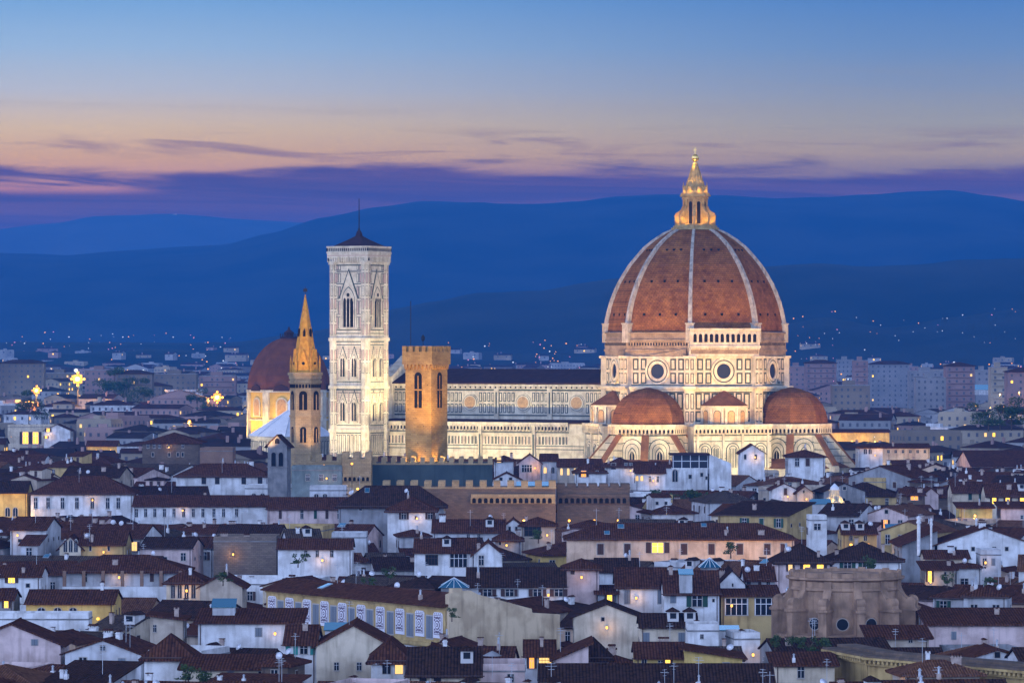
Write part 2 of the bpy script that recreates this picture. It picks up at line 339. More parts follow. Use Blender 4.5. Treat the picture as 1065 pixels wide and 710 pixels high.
for k in range(8):
    w = MB(); w.M = FM(0, 0, 45*k, AP - .28)
    ring = []
    for r0, r1, p0, p1, mi in ((3.95, 3.4, 0, .5, 0), (3.4, 3.0, 0, .34, 1), (3.0, 2.2, 0, .42, 0)):
        n = 28; vs = []
        for i in range(n):
            a = 2*PI*i/n; c, s = math.cos(a), math.sin(a)
            vs += [(r0*c, .05, 48.1+r0*s), (r0*c, -p1, 48.1+r0*s), (r1*c, -p1+.02, 48.1+r1*s), (r1*c, .05, 48.1+r1*s)]
        w.add(vs, [(4*i+q, 4*((i+1) % n)+q, 4*((i+1) % n)+(q+1) % 4, 4*i+(q+1) % 4) for i in range(n) for q in range(4)], mi)
    o = w.build('oculus', [MARBLE, MGREEN], cath)
    w2 = MB(); w2.M = FM(0, 0, 45*k, AP - .28); w2.plate(disc(0, 48.1, 2.25), .12); w2.build('glass', GLASSD, o)
b = MB(); b.prism(octa(RC - .45), 52.4, 59.6)
for k in range(8):
    if k == 1: continue
    b.M = FM(0, 0, 45*k, AP - .43)
    for i in range(22): b.box(-9.7+i*.9, -9.35+i*.9, -.1, .1, 55.6, 56.5, 1)
    b.box(-SIDE/2, SIDE/2, -.3, .1, 53.9, 54.5, 0); b.box(-SIDE/2, SIDE/2, -.45, .1, 59.1, 59.6, 0); b.box(-SIDE/2+1, SIDE/2-1, -.35, .1, 56.9, 57.5, 0)
    if k in (0, 7): 
        for j in range(6): b.box(-2+j*1.9+0, -2+j*1.9+1.9, -.5, .1, 52.5, 53.0+j*.32, 0)
b.build('masonry_band', [MASON, DARK], cath)
b = MB(); b.M = FM(0, 0, 45, AP - .43)
b.box(-SIDE/2-.2, SIDE/2+.2, -1.3, .1, 52.5, 54.9, 0); b.box(-SIDE/2-.5, SIDE/2+.5, -1.9, .1, 54.9, 55.6, 0); b.box(-SIDE/2, SIDE/2, -1.32, -1.2, 53.2, 54.4, 2)
b.box(-SIDE/2-.3, SIDE/2+.3, -1.5, .1, 55.6, 60.1, 0); b.box(-SIDE/2-.6, SIDE/2+.6, -2.0, .1, 60.1, 60.7, 0)
for i in range(12): b.plate(arch(-9.3+i*1.69, 56.6, 1.0, 58.6, n=6), 1.56, 3, 1.4)
for i in range(13): b.box(-10.3+i*1.69, -10.0+i*1.69, -1.66, -1.4, 56.2, 59.6, 0)
for i in range(26): b.box(-10.6+i*.84, -10.25+i*.84, -1.75, -1.2, 54.4, 54.9, 0)
b.build('gallery', [MARBLE, MGREEN, MASON, DARK], cath)
# dome shell and ribs
prof = [(345, 94.5), (338, 93.6), (330, 92), (322, 90.3), (314, 88), (304.5, 84.5), (295, 80.4), (285.5, 75), (276, 69), (267, 61.8), (257.6, 53.6), (250, 44.5), (242.5, 33.2), (239, 25.5)]
prof = [(hw / 3.47, CZ + (PY0 - y) / 3.47) for y, hw in prof]
RS = [(r / .985 - .95, z) for r, z in prof]
b = MB(); vs = []; fs = []; nseg = 6
for r, z in RS:
    oc = octa(r)
    for k in range(8):
        p, q = oc[k], oc[(k+1) % 8]
        for s in range(nseg): t = s/nseg; vs.append((p[0]+(q[0]-p[0])*t, p[1]+(q[1]-p[1])*t, z))
m = 8*nseg
for j in range(len(RS)-1):
    for k in range(m): fs.append((j*m+k, j*m+(k+1) % m, (j+1)*m+(k+1) % m, (j+1)*m+k))
b.add(vs, fs); b.add([(x, y, RS[-1][1]) for x, y in octa(RS[-1][0])], [tuple(range(8))])
dome = b.build('dome', [DOMEB], cath)
for k in range(8):
    a = R(22.5 + 45*k); b = MB(); b.M = Matrix.Rotation(a, 4, 'Z'); vs = []
    for i, (r, z) in enumerate(RS):
        w = .76 - .3 * i / (len(RS)-1); vs += [(r-1, -w, z), (r+.95, -w*.8, z+.1), (r+.95, w*.8, z+.1), (r-1, w, z)]
    n = len(RS); b.add(vs, [(4*j+q, 4*j+(q+1) % 4, 4*(j+1)+(q+1) % 4, 4*(j+1)+q) for j in range(n-1) for q in range(4)])
    b.box(RS[0][0]-1, RS[0][0]+1.15, -1.2, 1.2, 56.5, 61.9); b.box(RS[0][0]-1, RS[0][0]+1.35, -1.4, 1.4, 61.9, 62.3)
    b.build('rib', RIBM, cath)
for k in range(8):
    for zi, du in ((64.8, 5.2), (74.6, 4.3), (84, 2.3)):
        for (r0, z0), (r1, z1) in zip(RS, RS[1:]):
            if z0 <= zi <= z1: rr = (r0 + (r1-r0)*(zi-z0)/(z1-z0)) * math.cos(PI/8); break
        for u in (-du, 0, du):
            b = MB(); b.M = FM(0, 0, 45*k, rr); b.box(u-.33, u+.33, -.22, .6, zi-.35, zi+.35, 0); b.build('vent_hole', DARK, dome)
# lantern
lan = MB(); lan.prism(octa(7.2), 90.2, 90.9); lan.prism(octa(6.6), 90.9, 91.5); lan.prism(octa(3.35), 91.2, 100.2)
lan.prism(octa(4.0), 99.4, 100.1); lan.prism(octa(4.6), 100.2, 100.7); lan.prism(octa(4.35), 100.7, 101.3)
lan.prism(octa(5.9), 91.5, 91.9)
lant = lan.build('lantern', LANTST, cath)
for k in range(8):
    b = MB(); b.M = FM(0, 0, 45*k, 3.09); b.plate(arch(0, 92.1, 1.05, 98.2, n=6), .1, 0); b.build('window', DARK, lant)
    b = MB(); b.M = Matrix.Rotation(R(22.5+45*k), 4, 'Z')
    b.plate([(0, 0)]*0 or [(3.2, 91.5), (6.1, 91.5), (6.1, 94.4), (5.9, 95.2), (5.0, 95.7), (4.3, 96.3), (3.9, 97.4), (3.2, 97.6)], .3, 0, -.3)
    b.box(5.3, 6.3, -.45, .45, 94.2, 94.6); b.box(3.3, 3.75, -.4, .4, 97.6, 99.5)
    b.build('buttress', LANTST, lant)
b = MB(); b.lathe([(3.75, 101.3), (3.75, 102.0), (3.4, 102.0)], 8, a0=R(22.5))
for k in range(16):
    b.M = FM(0, 0, 22.5*k, 3.45); b.plate(arch(0, 102.0, 1.0, 102.7, n=6), .16, 0); b.box(-.62, -.42, -.3, .1, 101.9, 103.5); 
b.M = Matrix.Identity(4)
for k in range(8): b.tube((3.5*math.cos(R(22.5+45*k)), 3.5*math.sin(R(22.5+45*k)), 103.2), (3.5*math.cos(R(22.5+45*k)), 3.5*math.sin(R(22.5+45*k)), 104.6), .22, 5, 0, .05)
b.build('crown', LANTST, lant)
b = MB(); b.lathe([(3.1, 102.0), (2.7, 103.6), (2.0, 105.6), (1.3, 107.8), (.62, 110.1)], 16)
for k in range(8):
    a = R(22.5+45*k); b.tube((3.15*math.cos(a), 3.15*math.sin(a), 102.2), (.65*math.cos(a), .65*math.sin(a), 110.1), .16, 4, 0, .08)
b.build('spire', LANTST, lant)
b = MB(); b.lathe([(.62, 110.0), (.9, 110.2), (.5, 110.5), (.55, 110.7)], 16); b.lathe([(1.15*math.sin(PI*i/12)+.001, 111.8-1.15*math.cos(PI*i/12)) for i in range(13)], 20)
ball = b.build('gilded_ball', GOLD, lant, True)
b = MB(); b.box(-.09, .09, -.09, .09, 112.9, 115.0); b.box(-.55, .55, -.09, .09, 114.05, 114.25); b.build('cross', GOLD, lant)

def corbel_band(b, u0, u1, z0, z1, p=.9, step=1.15):
    b.box(u0, u1, -p, .1, z1-.7, z1, 0); b.box(u0, u1, -p+.35, .1, z0+.4, z1-.7, 0); b.box(u0, u1, -.2, .1, z0-.3, z0, 1)
    n = max(1, int((u1-u0)/step)); st = (u1-u0)/n
    for i in range(n): b.plate(arch(u0+(i+.5)*st, z0+.5, st*.5, z0+1.3, n=4), p-.31, 3, p-.5); b.box(u0+i*st-.1, u0+i*st+.1, -p+.1, -.1, z0+.1, z1-.7, 0)
def stripes(b, u0, u1, zs):
    for z in zs: b.box(u0, u1, -.06, .05, z, z+.22, 1)
def gothic(b, u, z0, w, zs, h, p=0):
    b.plate(arch(u, z0, w*1.9, zs, n=10), p+.14, 1); b.plate(arch(u, z0, w*1.75, zs, n=10), p+.2, 0); b.plate(arch(u, z0, w*1.3, zs-.3, n=10), p+.24, 1)
    b.plate(arch(u, z0, w*1.18, zs-.3, n=10), p+.28, 0)
    b.plate(arch(u, z0, w*.8, zs-w*.45, 'p', 8), p+.33, 1); b.plate(arch(u, z0, w*.68, zs-w*.45, 'p', 8), p+.35, 0); b.plate(arch(u, z0, w*.46, zs-w*.5, 'p', 6), p+.39, 3); b.box(u-.09, u+.09, -p-.45, -p-.2, z0, zs-.6, 0)
def tribune(deg):
    t = MB(); B = FM(0, 0, deg, 31.7); t.M = B; t.prism(octa(11.0), 0, 29.7, 0); t.prism(octa(17.3), 0, 19.6, 0)
    AP2 = 11.0*math.cos(PI/8); S2 = 2*11.0*math.sin(PI/8)
    for a in range(-90, 91, 45):
        t.M = B @ Matrix.Rotation(R(a), 4, 'Z') @ Matrix.Translation((0, -AP2, 0))
        stripes(t, -S2/2, S2/2, (21.2, 22.4, 23.6, 24.8, 26.0, 27.2)); gothic(t, 0, 19.8, 3.5, 25.2, 3)
        corbel_band(t, -S2/2-.3, S2/2+.3, 29.6, 32.6)
    t.M = B; t.prism(octa(11.6), 31.9, 32.6, 0)
    tr = t.build('tribune', MW, cath)
    d = MB(); d.M = B
    pr = [(10.7, 32.6), (10.6, 34.2), (10.1, 36.2), (9.1, 38.3), (7.5, 40.2), (5.4, 41.7), (3, 42.7), (.6, 43.3)]
    d.lathe(pr, 8, a0=R(22.5)); d.build('tribune_dome', TRIBB, tr)
    d = MB(); d.M = B; d.lathe([(17.8, 19.7), (11.0, 22.6)], 8, a0=R(22.5)); d.build('chapel_roof', TRIBT, tr)
    for k in range(8):
        if not -135 < (22.5+45*k-270+180) % 360-180 < 135: continue
        d = MB(); d.M = B @ Matrix.Rotation(R(22.5+45*k), 4, 'Z')
        d.plate([(10.6, 0), (19.4, 0), (19.4, 20.2), (18.6, 20.6), (11.2, 29.2), (10.6, 29.2)], .95, 0, -.95)
        for i, z in enumerate((14.5, 16.5, 18.5, 21, 23, 25, 27)):
            xo = 19.45 if z < 20 else 18.6-(z-20.6)/8.6*7.4
            d.box(10.6, xo-.5, -1.0, 1.0, z, z+.2, 1)
        o = d.build('buttress', MW, tr)
        d = MB(); d.M = B @ Matrix.Rotation(R(22.5+45*k), 4, 'Z')
        d.plate([(11.1, 29.2), (18.75, 20.35), (19.1, 20.65), (11.4, 29.65)], 1.1, 0, -1.1); d.build('coping', TRIBT, o)
for dg in (0, 90, 180): tribune(dg)
def exedra(deg):
    t = MB(); t.M = FM(0, 0, deg, 33.3); t.box(-12, 12, 0, 12, 0, 31.9, 0)
    stripes(t, -12, 12, (21.4, 22.6, 27.6)); corbel_band(t, -12, 12, 29.6, 32.6)
    for u in (-8.6, -5.2, 0, 5.2, 8.6):
        w = 3.6 if abs(u) not in (5.2,) else 2.4
        t.plate(arch(u, 20, w*1.15, 25.2, n=10), .14, 1); t.plate(arch(u, 20, w, 25.2, n=10), .2, 0)
        t.plate(arch(u, 20, w*.72, 25.2, n=10), .25, 1); t.plate(arch(u, 20, w*.6, 25.2, n=8), .3, 0)
        for q in (-.2, .0, .2): t.box(u+q*w-.12, u+q*w+.12, -.36, -.2, 20, 25.6, 1)
    for u in (-10.9, -3, 3, 10.9): t.box(u-.3, u+.3, -.6, .1, 18, 29.6, 0)
    e = t.build('exedra', MW, cath)
    t = MB(); t.M = FM(0, 0, deg, AP); t.prism([(6.6*math.cos(R(a)), 6.6*math.sin(R(a))) for a in range(180, 361, 18)], 32.4, 37.6, 0)
    t.prism([(7.1*math.cos(R(a)), 7.1*math.sin(R(a))) for a in range(180, 361, 18)], 37.4, 38.0, 0)
    for a in (-72, -36, 0, 36, 72):
        t.M = FM(0, 0, deg, AP) @ Matrix.Rotation(R(a), 4, 'Z') @ Matrix.Translation((0, -6.5, 0))
        t.plate(arch(0, 32.8, 2.9, 35.6, n=8), .16, 0); t.plate(arch(0, 32.8, 2.3, 35.6, n=8), .2, 1); t.plate(arch(0, 32.8, 1.9, 35.6, n=8), .24, 4)
        for s in (-1.75, 1.75): t.box(s-.28, s+.28, -.5, .1, 32.6, 37.4, 0)
    t.build('niche_wall', MW + [BRONZE], e)
    t = MB(); t.M = FM(0, 0, deg, AP); r = [(a, 7.3) for a in range(180, 361, 18)]
    vs = [(7.3*math.cos(R(a)), 7.3*math.sin(R(a)), 38.0) for a in range(180, 361, 18)] + [(0, 0, 42.7)]
    t.add(vs, [(i, i+1, 11) for i in range(10)] + [tuple(range(11))[::-1]]); t.build('conical_roof', TRIBT, e)
for dg in (45, -45, 135, -135): exedra(dg)
# nave
XW, XE = -98.0, -24.0
n = MB(); n.box(XW, XE, -10.4, 10.4, 0, 44.0, 0)
n.M = FM(0, 0, 0, 10.4)
n.box(XW, XE, -.9, .1, 43.2, 44.1, 0); n.box(XW, XE, -.5, .1, 42.4, 43.2, 0); n.box(XW, XE, -.12, .1, 41.9, 42.4, 1); n.box(XW, XE, -.14, .1, 34.3, 34.7, 1)
OC = (-34.5, -52.8, -71.1, -89.4); HB = 9.15
for oc in OC:
    for r0, r1 in ((35.2, 37.9), (38.6, 41.4)):
        for i in range(4):
            for s in (-1, 1):
                c = oc + s*(3.55 + i*1.42); n.panel(c-.5, c+.5, r0, r1, .2)
    n.box(oc-HB-.8, oc-HB+.8, -.45, .1, 33, 43.2, 0); n.box(oc-HB-.25, oc-HB+.25, -.5, -.3, 35, 41.5, 1)
for i in range(84): n.box(XW+i*.87, XW+.4+i*.87, -.7, .1, 42.7, 43.2, 3 if i % 2 else 0)
n.build('nave_wall', MW, cath)
for oc in OC:
    w = MB(); w.M = FM(0, 0, 0, 10.4); w.plate(disc(oc, 38.3, 2.75, 24), .3, 0); w.plate(disc(oc, 38.3, 2.4, 24), .36, 1); w.plate(disc(oc, 38.3, 2.25, 24), .42, 0)
    o = w.build('round_window', MW, cath); w = MB(); w.M = FM(0, 0, 0, 10.4); w.plate(disc(oc, 38.3, 1.85, 24), .46, 0)
    for i in range(8): a = PI*i/4; w.plate([(oc+.1*math.cos(a+1.57), 38.3+.1*math.sin(a+1.57)), (oc-.1*math.cos(a+1.57), 38.3-.1*math.sin(a+1.57)), (oc+1.8*math.cos(a), 38.3+1.8*math.sin(a))][::1], .5, 0)
    w.build('glass', BRONZE, o)
n = MB()
n.add([(XW, -11.6, 43.9), (XE, -11.6, 43.9), (XE, 0, 48.0), (XW, 0, 48.0), (XE, 11.6, 43.9), (XW, 11.6, 43.9), (XW, -11.6, 44.35), (XE, -11.6, 44.35), (XE, 0, 48.5), (XW, 0, 48.5), (XE, 11.6, 44.35), (XW, 11.6, 44.35)],
      [(6, 7, 8, 9), (9, 8, 10, 11), (0, 3, 2, 1), (3, 5, 4, 2), (0, 1, 7, 6), (5, 11, 10, 4), (1, 2, 8, 7), (2, 4, 10, 8), (0, 6, 9, 3), (3, 9, 11, 5)])
n.build('nave_roof', LEAD, cath)
a_ = MB(); a_.box(XW, XE-1, -20.5, 20.5, 0, 32.2, 0); a_.M = FM(0, 0, 0, 20.5)
corbel_band(a_, XW, XE-8, 29.8, 32.6)
a_.box(XW, XE, -.45, .1, 28.9, 29.3, 0)
u = XW+.6
while u < XE-8: a_.box(u, u+.28, -.1, .05, 26.0, 28.3, 1); a_.box(u+.4, u+.62, -.1, .05, 26.0, 28.3, 2 if int(u*3) % 3 else 1); u += 1.15
for z in (25.4, 24.4, 23.0, 21.8): a_.box(XW, XE, -.07 if z > 24 else -.3, .05, z, z+.25, 1 if z > 24 else 0)
u = XW+.6
while u < XE-8: a_.panel(u, u+1.0, 15.0, 21.2, .22); u += 1.5
for oc in OC + (OC[0]+18.3,): a_.box(oc-HB-.55, oc-HB+.55, -.8, .1, 0, 32.6, 0); a_.box(oc-HB-.3, oc-HB+.3, -.86, -.7, 15, 29, 1)
a_.build('aisle_wall', MW, cath)
a_ = MB(); a_.add([(XW, -21, 32.6), (XE-3, -21, 32.6), (XE-3, -10.3, 33.3), (XW, -10.3, 33.3), (XW, -21, 32.2), (XE-3, -21, 32.2), (XE-3, -10.3, 32.2), (XW, -10.3, 32.2)], [(0, 1, 2, 3), (4, 5, 1, 0), (5, 6, 2, 1), (7, 4, 0, 3), (4, 7, 6, 5)])
a_.build('aisle_roof', LEAD, cath)
f = MB(); f.box(-101.5, XW, -21.2, 21.2, 0, 34.5, 0); f.box(-101.5, XW, -11.5, 11.5, 34.5, 46, 0)
f.M = Matrix.Rotation(R(-90), 4, 'Z') @ Matrix.Translation((0, 98.0, 0))
f.M = Matrix.Translation((XW, 0, 0)) @ Matrix.Rotation(R(90), 4, 'Z'); f.plate([(-12, 46), (12, 46), (0, 52.5)], 0.0, 0, -3.4)
f.build('facade', MW, cath)

# ---------------------------------------------------------------- campanile
bw = toW(-100.2, -28.0)
camp = thing('bell_tower', 'tall square white marble bell tower beside the nave, its flat top carrying a mast', 'bell tower', bw, ROT); camp.scale = (.895, .895, 1)
b = MB(); b.box(-6.9, 6.9, -6.9, 6.9, 0, 82, 0)
for dg in (0, 90, 180, 270):
    b.M = FM(0, 0, dg, 6.9)
    for z0, z1 in ((57.0, 58.0), (42.5, 43.5), (29.3, 30.3), (80.2, 81.2)):
        b.box(-7, 7, -.55, .1, z1-.35, z1, 0); b.box(-7, 7, -.3, .1, z0, z1-.35, 0); b.box(-7, 7, -.14, .1, z0-.35, z0, 1)
    for z in (59.2, 60.2, 74.2, 78.0, 22.5): b.box(-6, 6, -.1, .05, z, z+.25, 1)
    for z0, z1 in ((60.7, 64.4), (65.0, 69.2), (69.8, 73.6), (74.7, 77.6), (78.5, 80)):
        for s in (-1, 1):
            for j, c in enumerate((3.55, 4.55)):
                b.panel(s*c-.42, s*c+.42, z0, z1, .13, 1, 2 if (j + int(z0)) % 2 else 0)
    for z0, z1 in ((31.3, 41.5), (44.5, 56)):
        b.panel(-5.0, 5.0, z0, z1, .22, 1, 0, .04)
        for u in (-4.4, 4.4, 0): 
            for q in range(3): b.panel(u-.3, u+.3, z0+.7+q*3.3, z0+3.6+q*3.3, .1, 1, 2, .12)
        for q in range(8): b.box(-4.8, 4.8, -.13, .05, z0+8.4+q*.33, z0+8.5+q*.33, 1 if q % 2 else 2)
    for i in range(7): b.panel(-5.2+i*1.5, -4.2+i*1.5, 23, 28.6, .16, 1, 0)
    for i in range(7): b.panel(-5.2+i*1.5, -4.2+i*1.5, 15, 22, .16, 1, 2)
b.build('shaft', MW, camp)
for sx_ in (-1, 1):
    for sy in (-1, 1):
        b = MB(); b.M = Matrix.Translation((sx_*6.15, sy*6.15, 0)); b.prism(octa(1.65), 0, 81.5, 0)
        for k in range(8):
            b.M = Matrix.Translation((sx_*6.15, sy*6.15, 0)) @ FM(0, 0, 45*k, 1.52)
            z = 16.0
            while z < 79:
                if not any(abs(z+1.6-q) < 2.0 for q in (29.8, 43, 57.5)): b.box(-.36, .36, -.07, .05, z, z+3.2, 1); b.box(-.25, .25, -.1, -.02, z+.14, z+3.06, 2 if int(z/3.9) % 2 else 0)
                z += 3.9
            for q in (29.3, 42.5, 57.0, 80.2): b.box(-.8, .8, -.4, .1, q, q+1, 0)
        b.build('corner_buttress', MW, camp)
b = MB(); b.box(-7.6, 7.6, -7.6, 7.6, 81.2, 82.3, 0); b.box(-7.95, 7.95, -7.95, 7.95, 82.3, 83.6, 0)
for dg in (0, 90, 180, 270):
    b.M = FM(0, 0, dg, 7.9)
    b.box(-8.1, 8.1, -.25, .1, 83.6, 84.1, 0); b.box(-8, 8, -.1, .2, 84.1, 85.4, 0); b.box(-8.1, 8.1, -.25, .3, 85.4, 85.8, 0)
    for i in range(22): b.box(-7.95+i*.75, -7.6+i*.75, -.2, .0, 84.3, 85.2, 3)
    for i in range(18): b.box(-7.8+i*.9, -7.45+i*.9, -.05, .9, 80.9, 82.3, 0); b.box(-7.4+i*.9, -6.98+i*.9, .38, .6, 81.3, 82.2, 3)
    b.box(-7.9, 7.9, -.08, .1, 82.8, 83.05, 2)
b.build('cornice', MW, camp)
def gwin(dg, u, z0, w, zs, gp, big):
    b = MB(); b.M = FM(0, 0, dg, 6.9)
    b.plate([(u-w*.95, zs+w*.15), (u+w*.95, zs+w*.15), (u, gp+.7)], .16, 1); b.plate([(u-w*.82, zs+w*.1), (u+w*.82, zs+w*.1), (u, gp)], .24, 0)
    b.plate(arch(u, z0-.4, w*1.45, zs, 'p'), .3, 0); b.plate(arch(u, z0, w*1.18, zs, 'p'), .34, 1); b.plate(arch(u, z0, w*1.08, zs, 'p'), .38, 0)
    b.plate(arch(u, z0, w*.92, zs-.1, 'p'), .42, 3)
    b.box(u-w*.75, u+w*.75, -.6, .1, z0-.5, z0-.1, 0)
    k = 3 if big else 2; lw = w*.92/k
    for i in range(1, k): b.box(u-w*.46+i*lw-.11, u-w*.46+i*lw+.11, -.62, -.3, z0, zs+.2, 0)
    b.plate(arch(u, zs-.1, w*.9, zs, 'p'), .52, 0)
    for i in range(k): b.plate(arch(u-w*.46+(i+.5)*lw, zs-.3, lw*.72, zs+.1, 'p'), .56, 3)
    if big: b.plate(disc(u, zs+w*.42, w*.14, 10), .56, 3)
    b.build('window', MW, camp)
for dg in (0, 90, 180, 270):
    gwin(dg, 0, 61.2, 4.3, 69.2, 78.3, True)
    for zz in (31.6, 45.0):
        for u in (-2.25, 2.25): gwin(dg, u, zz+1.2, 1.75, zz+6.2, zz+9.9, False)
b = MB(); b.lathe([(10.6, 85.3), (4, 87.8), (1.3, 89.0), (.9, 90.2), (.2, 91.0)], 4, a0=PI/4); b.build('roof', LEAD, camp)
b = MB(); b.tube((0, 0, 89.5), (0, 0, 100.4), .26, 6, 0, .13); b.tube((0, 0, 89), (0, 0, 91.4), .7, 6, 0, .35); b.build('mast', IRON, camp)

# ---------------------------------------------------------------- castle tower (lit orange)
def merlons(b, u0, u1, z, h, w, gap, t=.6, mi=0):
    n = int((u1-u0+gap)/(w+gap)); st = (u1-u0+gap)/n
    for i in range(n): b.box(u0+i*st, u0+i*st+st-gap, -.02, t, z, z+h, mi)
TY = 1000.0; tc_ = P(443.5, 361, TY); s = 3.5
tw = thing('battlemented_tower', 'orange lit square stone tower with battlements standing before the nave', 'tower', (tc_.x, TY, 0), -31)
b = MB(); b.box(-s, s, -s, s, 0, 51.5, 0)
for dg in (0, 90, 180, 270):
    b.M = FM(0, 0, dg, s)
    for i in range(7): b.plate([(-s+.1+i*1.02, 51.4), (-s+.75+i*1.02, 51.4), (-s+.75+i*1.02, 50.9), (-s+.42+i*1.02, 50.2), (-s+.1+i*1.02, 50.9)][::-1], .5, 0)
    for i in range(16): b.box(-2.9+(i*37 % 58)/10, -2.75+(i*37 % 58)/10, -.04, .1, 20+i*1.9, 20.2+i*1.9, 1)
b.build('shaft', [TOWERST, DARK], tw)
b = MB(); e = s+.55; b.box(-e, e, -e, e, 51.4, 54.3, 0)
for dg in (0, 90, 180, 270): b.M = FM(0, 0, dg, e); merlons(b, -e, e, 54.3, 1.3, .95, .75, .55)
b.build('battlement', TOWERST, tw)
for dg in (0, 90, 180, 270):
    b = MB(); b.M = FM(0, 0, dg, s)
    b.plate(arch(0, 41.4, 2.3, 48.6, n=8), .06, 0); b.plate(arch(0, 41.4, 2.0, 48.6, n=8), .1, 1); b.box(-1.0, 1.0, -.16, -.05, 45.4, 45.7, 0); b.box(-.1, .1, -.16, -.05, 41.4, 48.8, 0)
    b.build('bell_opening', [TOWERST, DARK], tw)
b = MB(); b.tube((-2.9, -2.2, 54), (-2.9, -2.2, 66.0), .09, 5); b.build('flagpole', IRON, tw)
b = MB(); b.tube((-.3, -1, 54), (-.3, -1, 57.0), .07, 5); b.lathe([(.05, 56.6), (.4, 57), (.45, 57.6), (.1, 58.2)], 8, c=(-.3, -1)); b.build('weather_vane', IRON, tw)
for wx, wy, ex in ((-7.5, 987.5, 22000), (6.5, 988.5, 22000)):
    o = lamp('SPOT', (tc_.x+wx, wy-4.5, 31.6), ex*1.5, (1, .54, .05), None, .3, aim=(tc_.x, TY-3, 53), spot=86, blend=1)
# ---------------------------------------------------------------- slender hexagonal spire
SY = 1100.0; sc_ = P(317.5, 300, SY); sp = thing('spired_bell_tower', 'slender brown hexagonal bell tower under a steep orange lit spire', 'bell tower', (sc_.x, SY, 0), -6)
hx = lambda r: [(r*math.cos(R(60*k)), r*math.sin(R(60*k))) for k in range(6)]
b = MB(); b.prism(hx(3.9), 0, 47.2, 0); b.prism(hx(4.25), 46.2, 46.8, 0); b.prism(hx(4.5), 48.2, 48.9, 0); b.prism(hx(4.2), 47.2, 48.2, 0)
b.prism(hx(4.15), 37.6, 38.1, 0); b.prism(hx(4.15), 28.2, 28.7, 0)
for k in range(6):
    b.M = FM(0, 0, 60*k, 3.38)
    for i in range(5): b.plate(arch(-1.6+i*.8, 45.0, .5, 45.7, n=4), .18, 1)
b.build('shaft', [GREYST if False else SANDST, DARK], sp)
for k in range(6):
    b = MB(); b.M = FM(0, 0, 60*k, 3.38); b.plate(arch(0, 39.4, 2.5, 43.2), .12, 0); b.plate(arch(0, 39.4, 2.1, 43.2), .16, 1); b.box(-.13, .13, -.3, -.1, 39.4, 43.3, 0); b.build('belfry_window', [SANDST, DARK], sp)
    b = MB(); b.M = FM(0, 0, 60*k, 3.38); b.plate(arch(0, 31.2, 2.0, 34.4), .12, 0); b.plate(arch(0, 31.2, 1.6, 34.4), .16, 1); b.box(-.11, .11, -.3, -.1, 31.2, 34.6, 0); b.build('belfry_window', [SANDST, DARK], sp)
b = MB(); b.lathe([(3.55, 48.9), (.12, 68.6)], 6)
for k in range(6):
    b.M = FM(0, 0, 60*k, 3.2); b.plate([(-1.5, 48.9), (1.5, 48.9), (1.3, 50.4), (0, 54.8), (-1.3, 50.4)], -.1, 0, -2.2); b.plate(disc(0, 51.2, .4, 8), -.04, 1, -.3)
    b.plate([(-.3, 58), (.3, 58), (.3, 59.2), (0, 60), (-.3, 59.2)], -1.3, 1, -2.4)
b.M = Matrix.Identity(4)
for k in range(6): a = R(60*k); b.tube((3.7*math.cos(a), 3.7*math.sin(a), 48.9), (3.7*math.cos(a), 3.7*math.sin(a), 51.2), .3, 5, 0, .24); b.tube((3.7*math.cos(a), 3.7*math.sin(a), 51.2), (3.7*math.cos(a), 3.7*math.sin(a), 53.2), .32, 5, 0, .03)
b.build('spire', [BRICKO, DARK], sp)
b = MB(); b.tube((0, 0, 68), (0, 0, 70.6), .09, 5); b.box(-.5, .5, -.06, .06, 69.3, 70.1); b.build('weather_vane', IRON, sp)
for wx, wy in ((-10, 1072), (12, 1074)): lamp('SPOT', (sc_.x+wx, wy, 33), 50000, (1, .50, .035), None, .3, aim=(sc_.x, SY, 61), spot=34, blend=.9); lamp('SPOT', (sc_.x+wx, wy, 31), 16000, (1, .6, .25), None, .3, aim=(sc_.x, SY, 38), spot=40, blend=.9)
lamp('SPOT', (4, -9, 27), 5000, (1, .6, .25), sp, .3, aim=(0, 0, 40), spot=60)
lamp('POINT', (0, 0, 41), 10, (1, .6, .15), sp, .3)

# ---------------------------------------------------------------- chapel dome on the left, baptistery
OCHRE = mat('ochre_render', (.55, .36, .10), .85, (.48, .3, .08), .6, dirt=.3)
MY = 1600.0; mc = P(300.5, 350, MY); md = thing('domed_chapel', 'yellow lit octagonal chapel with big dark red dome behind the slender spire', 'chapel', (mc.x, MY, 0), -8)
b = MB(); b.prism(octa(15.2), 0, 39.0, 0); b.prism(octa(15.9), 38.4, 39.3, 1); b.prism(octa(15.7), 28.0, 28.6, 1)
for k in range(8):
    a = R(22.5+45*k); b.M = Matrix.Translation((15.1*math.cos(a), 15.1*math.sin(a), 0)) @ Matrix.Rotation(a+PI/2, 4, 'Z'); b.box(-1.3, 1.3, -.5, 1, 0, 38.5, 1)
dr = b.build('drum', [OCHRE, MARBLE], md)
for k in range(8):
    b = MB(); b.M = FM(0, 0, 45*k, 14.04); b.plate(arch(0, 29.5, 4.4, 34.4), .3, 0); b.plate(arch(0, 29.9, 3.2, 34.4), .36, 1); b.plate([(-3.2, 38.9), (3.2, 38.9), (2.2, 40.6), (0, 41.4), (-2.2, 40.6)], .7, 2, -1); b.build('window', [MARBLE, BRONZE, LEAD], dr)
b = MB(); b.lathe([(15.6*math.cos(R(a))+.0, 39.3+19.3*math.sin(R(a))) for a in (0, 8, 16, 25, 34, 44, 54, 64, 73, 81, 86)], 8, a0=R(22.5)); b.build('dome', mat('plum_tiles', (.16, .058, .032), .8, (.11, .04, .026), .3, .2), md)
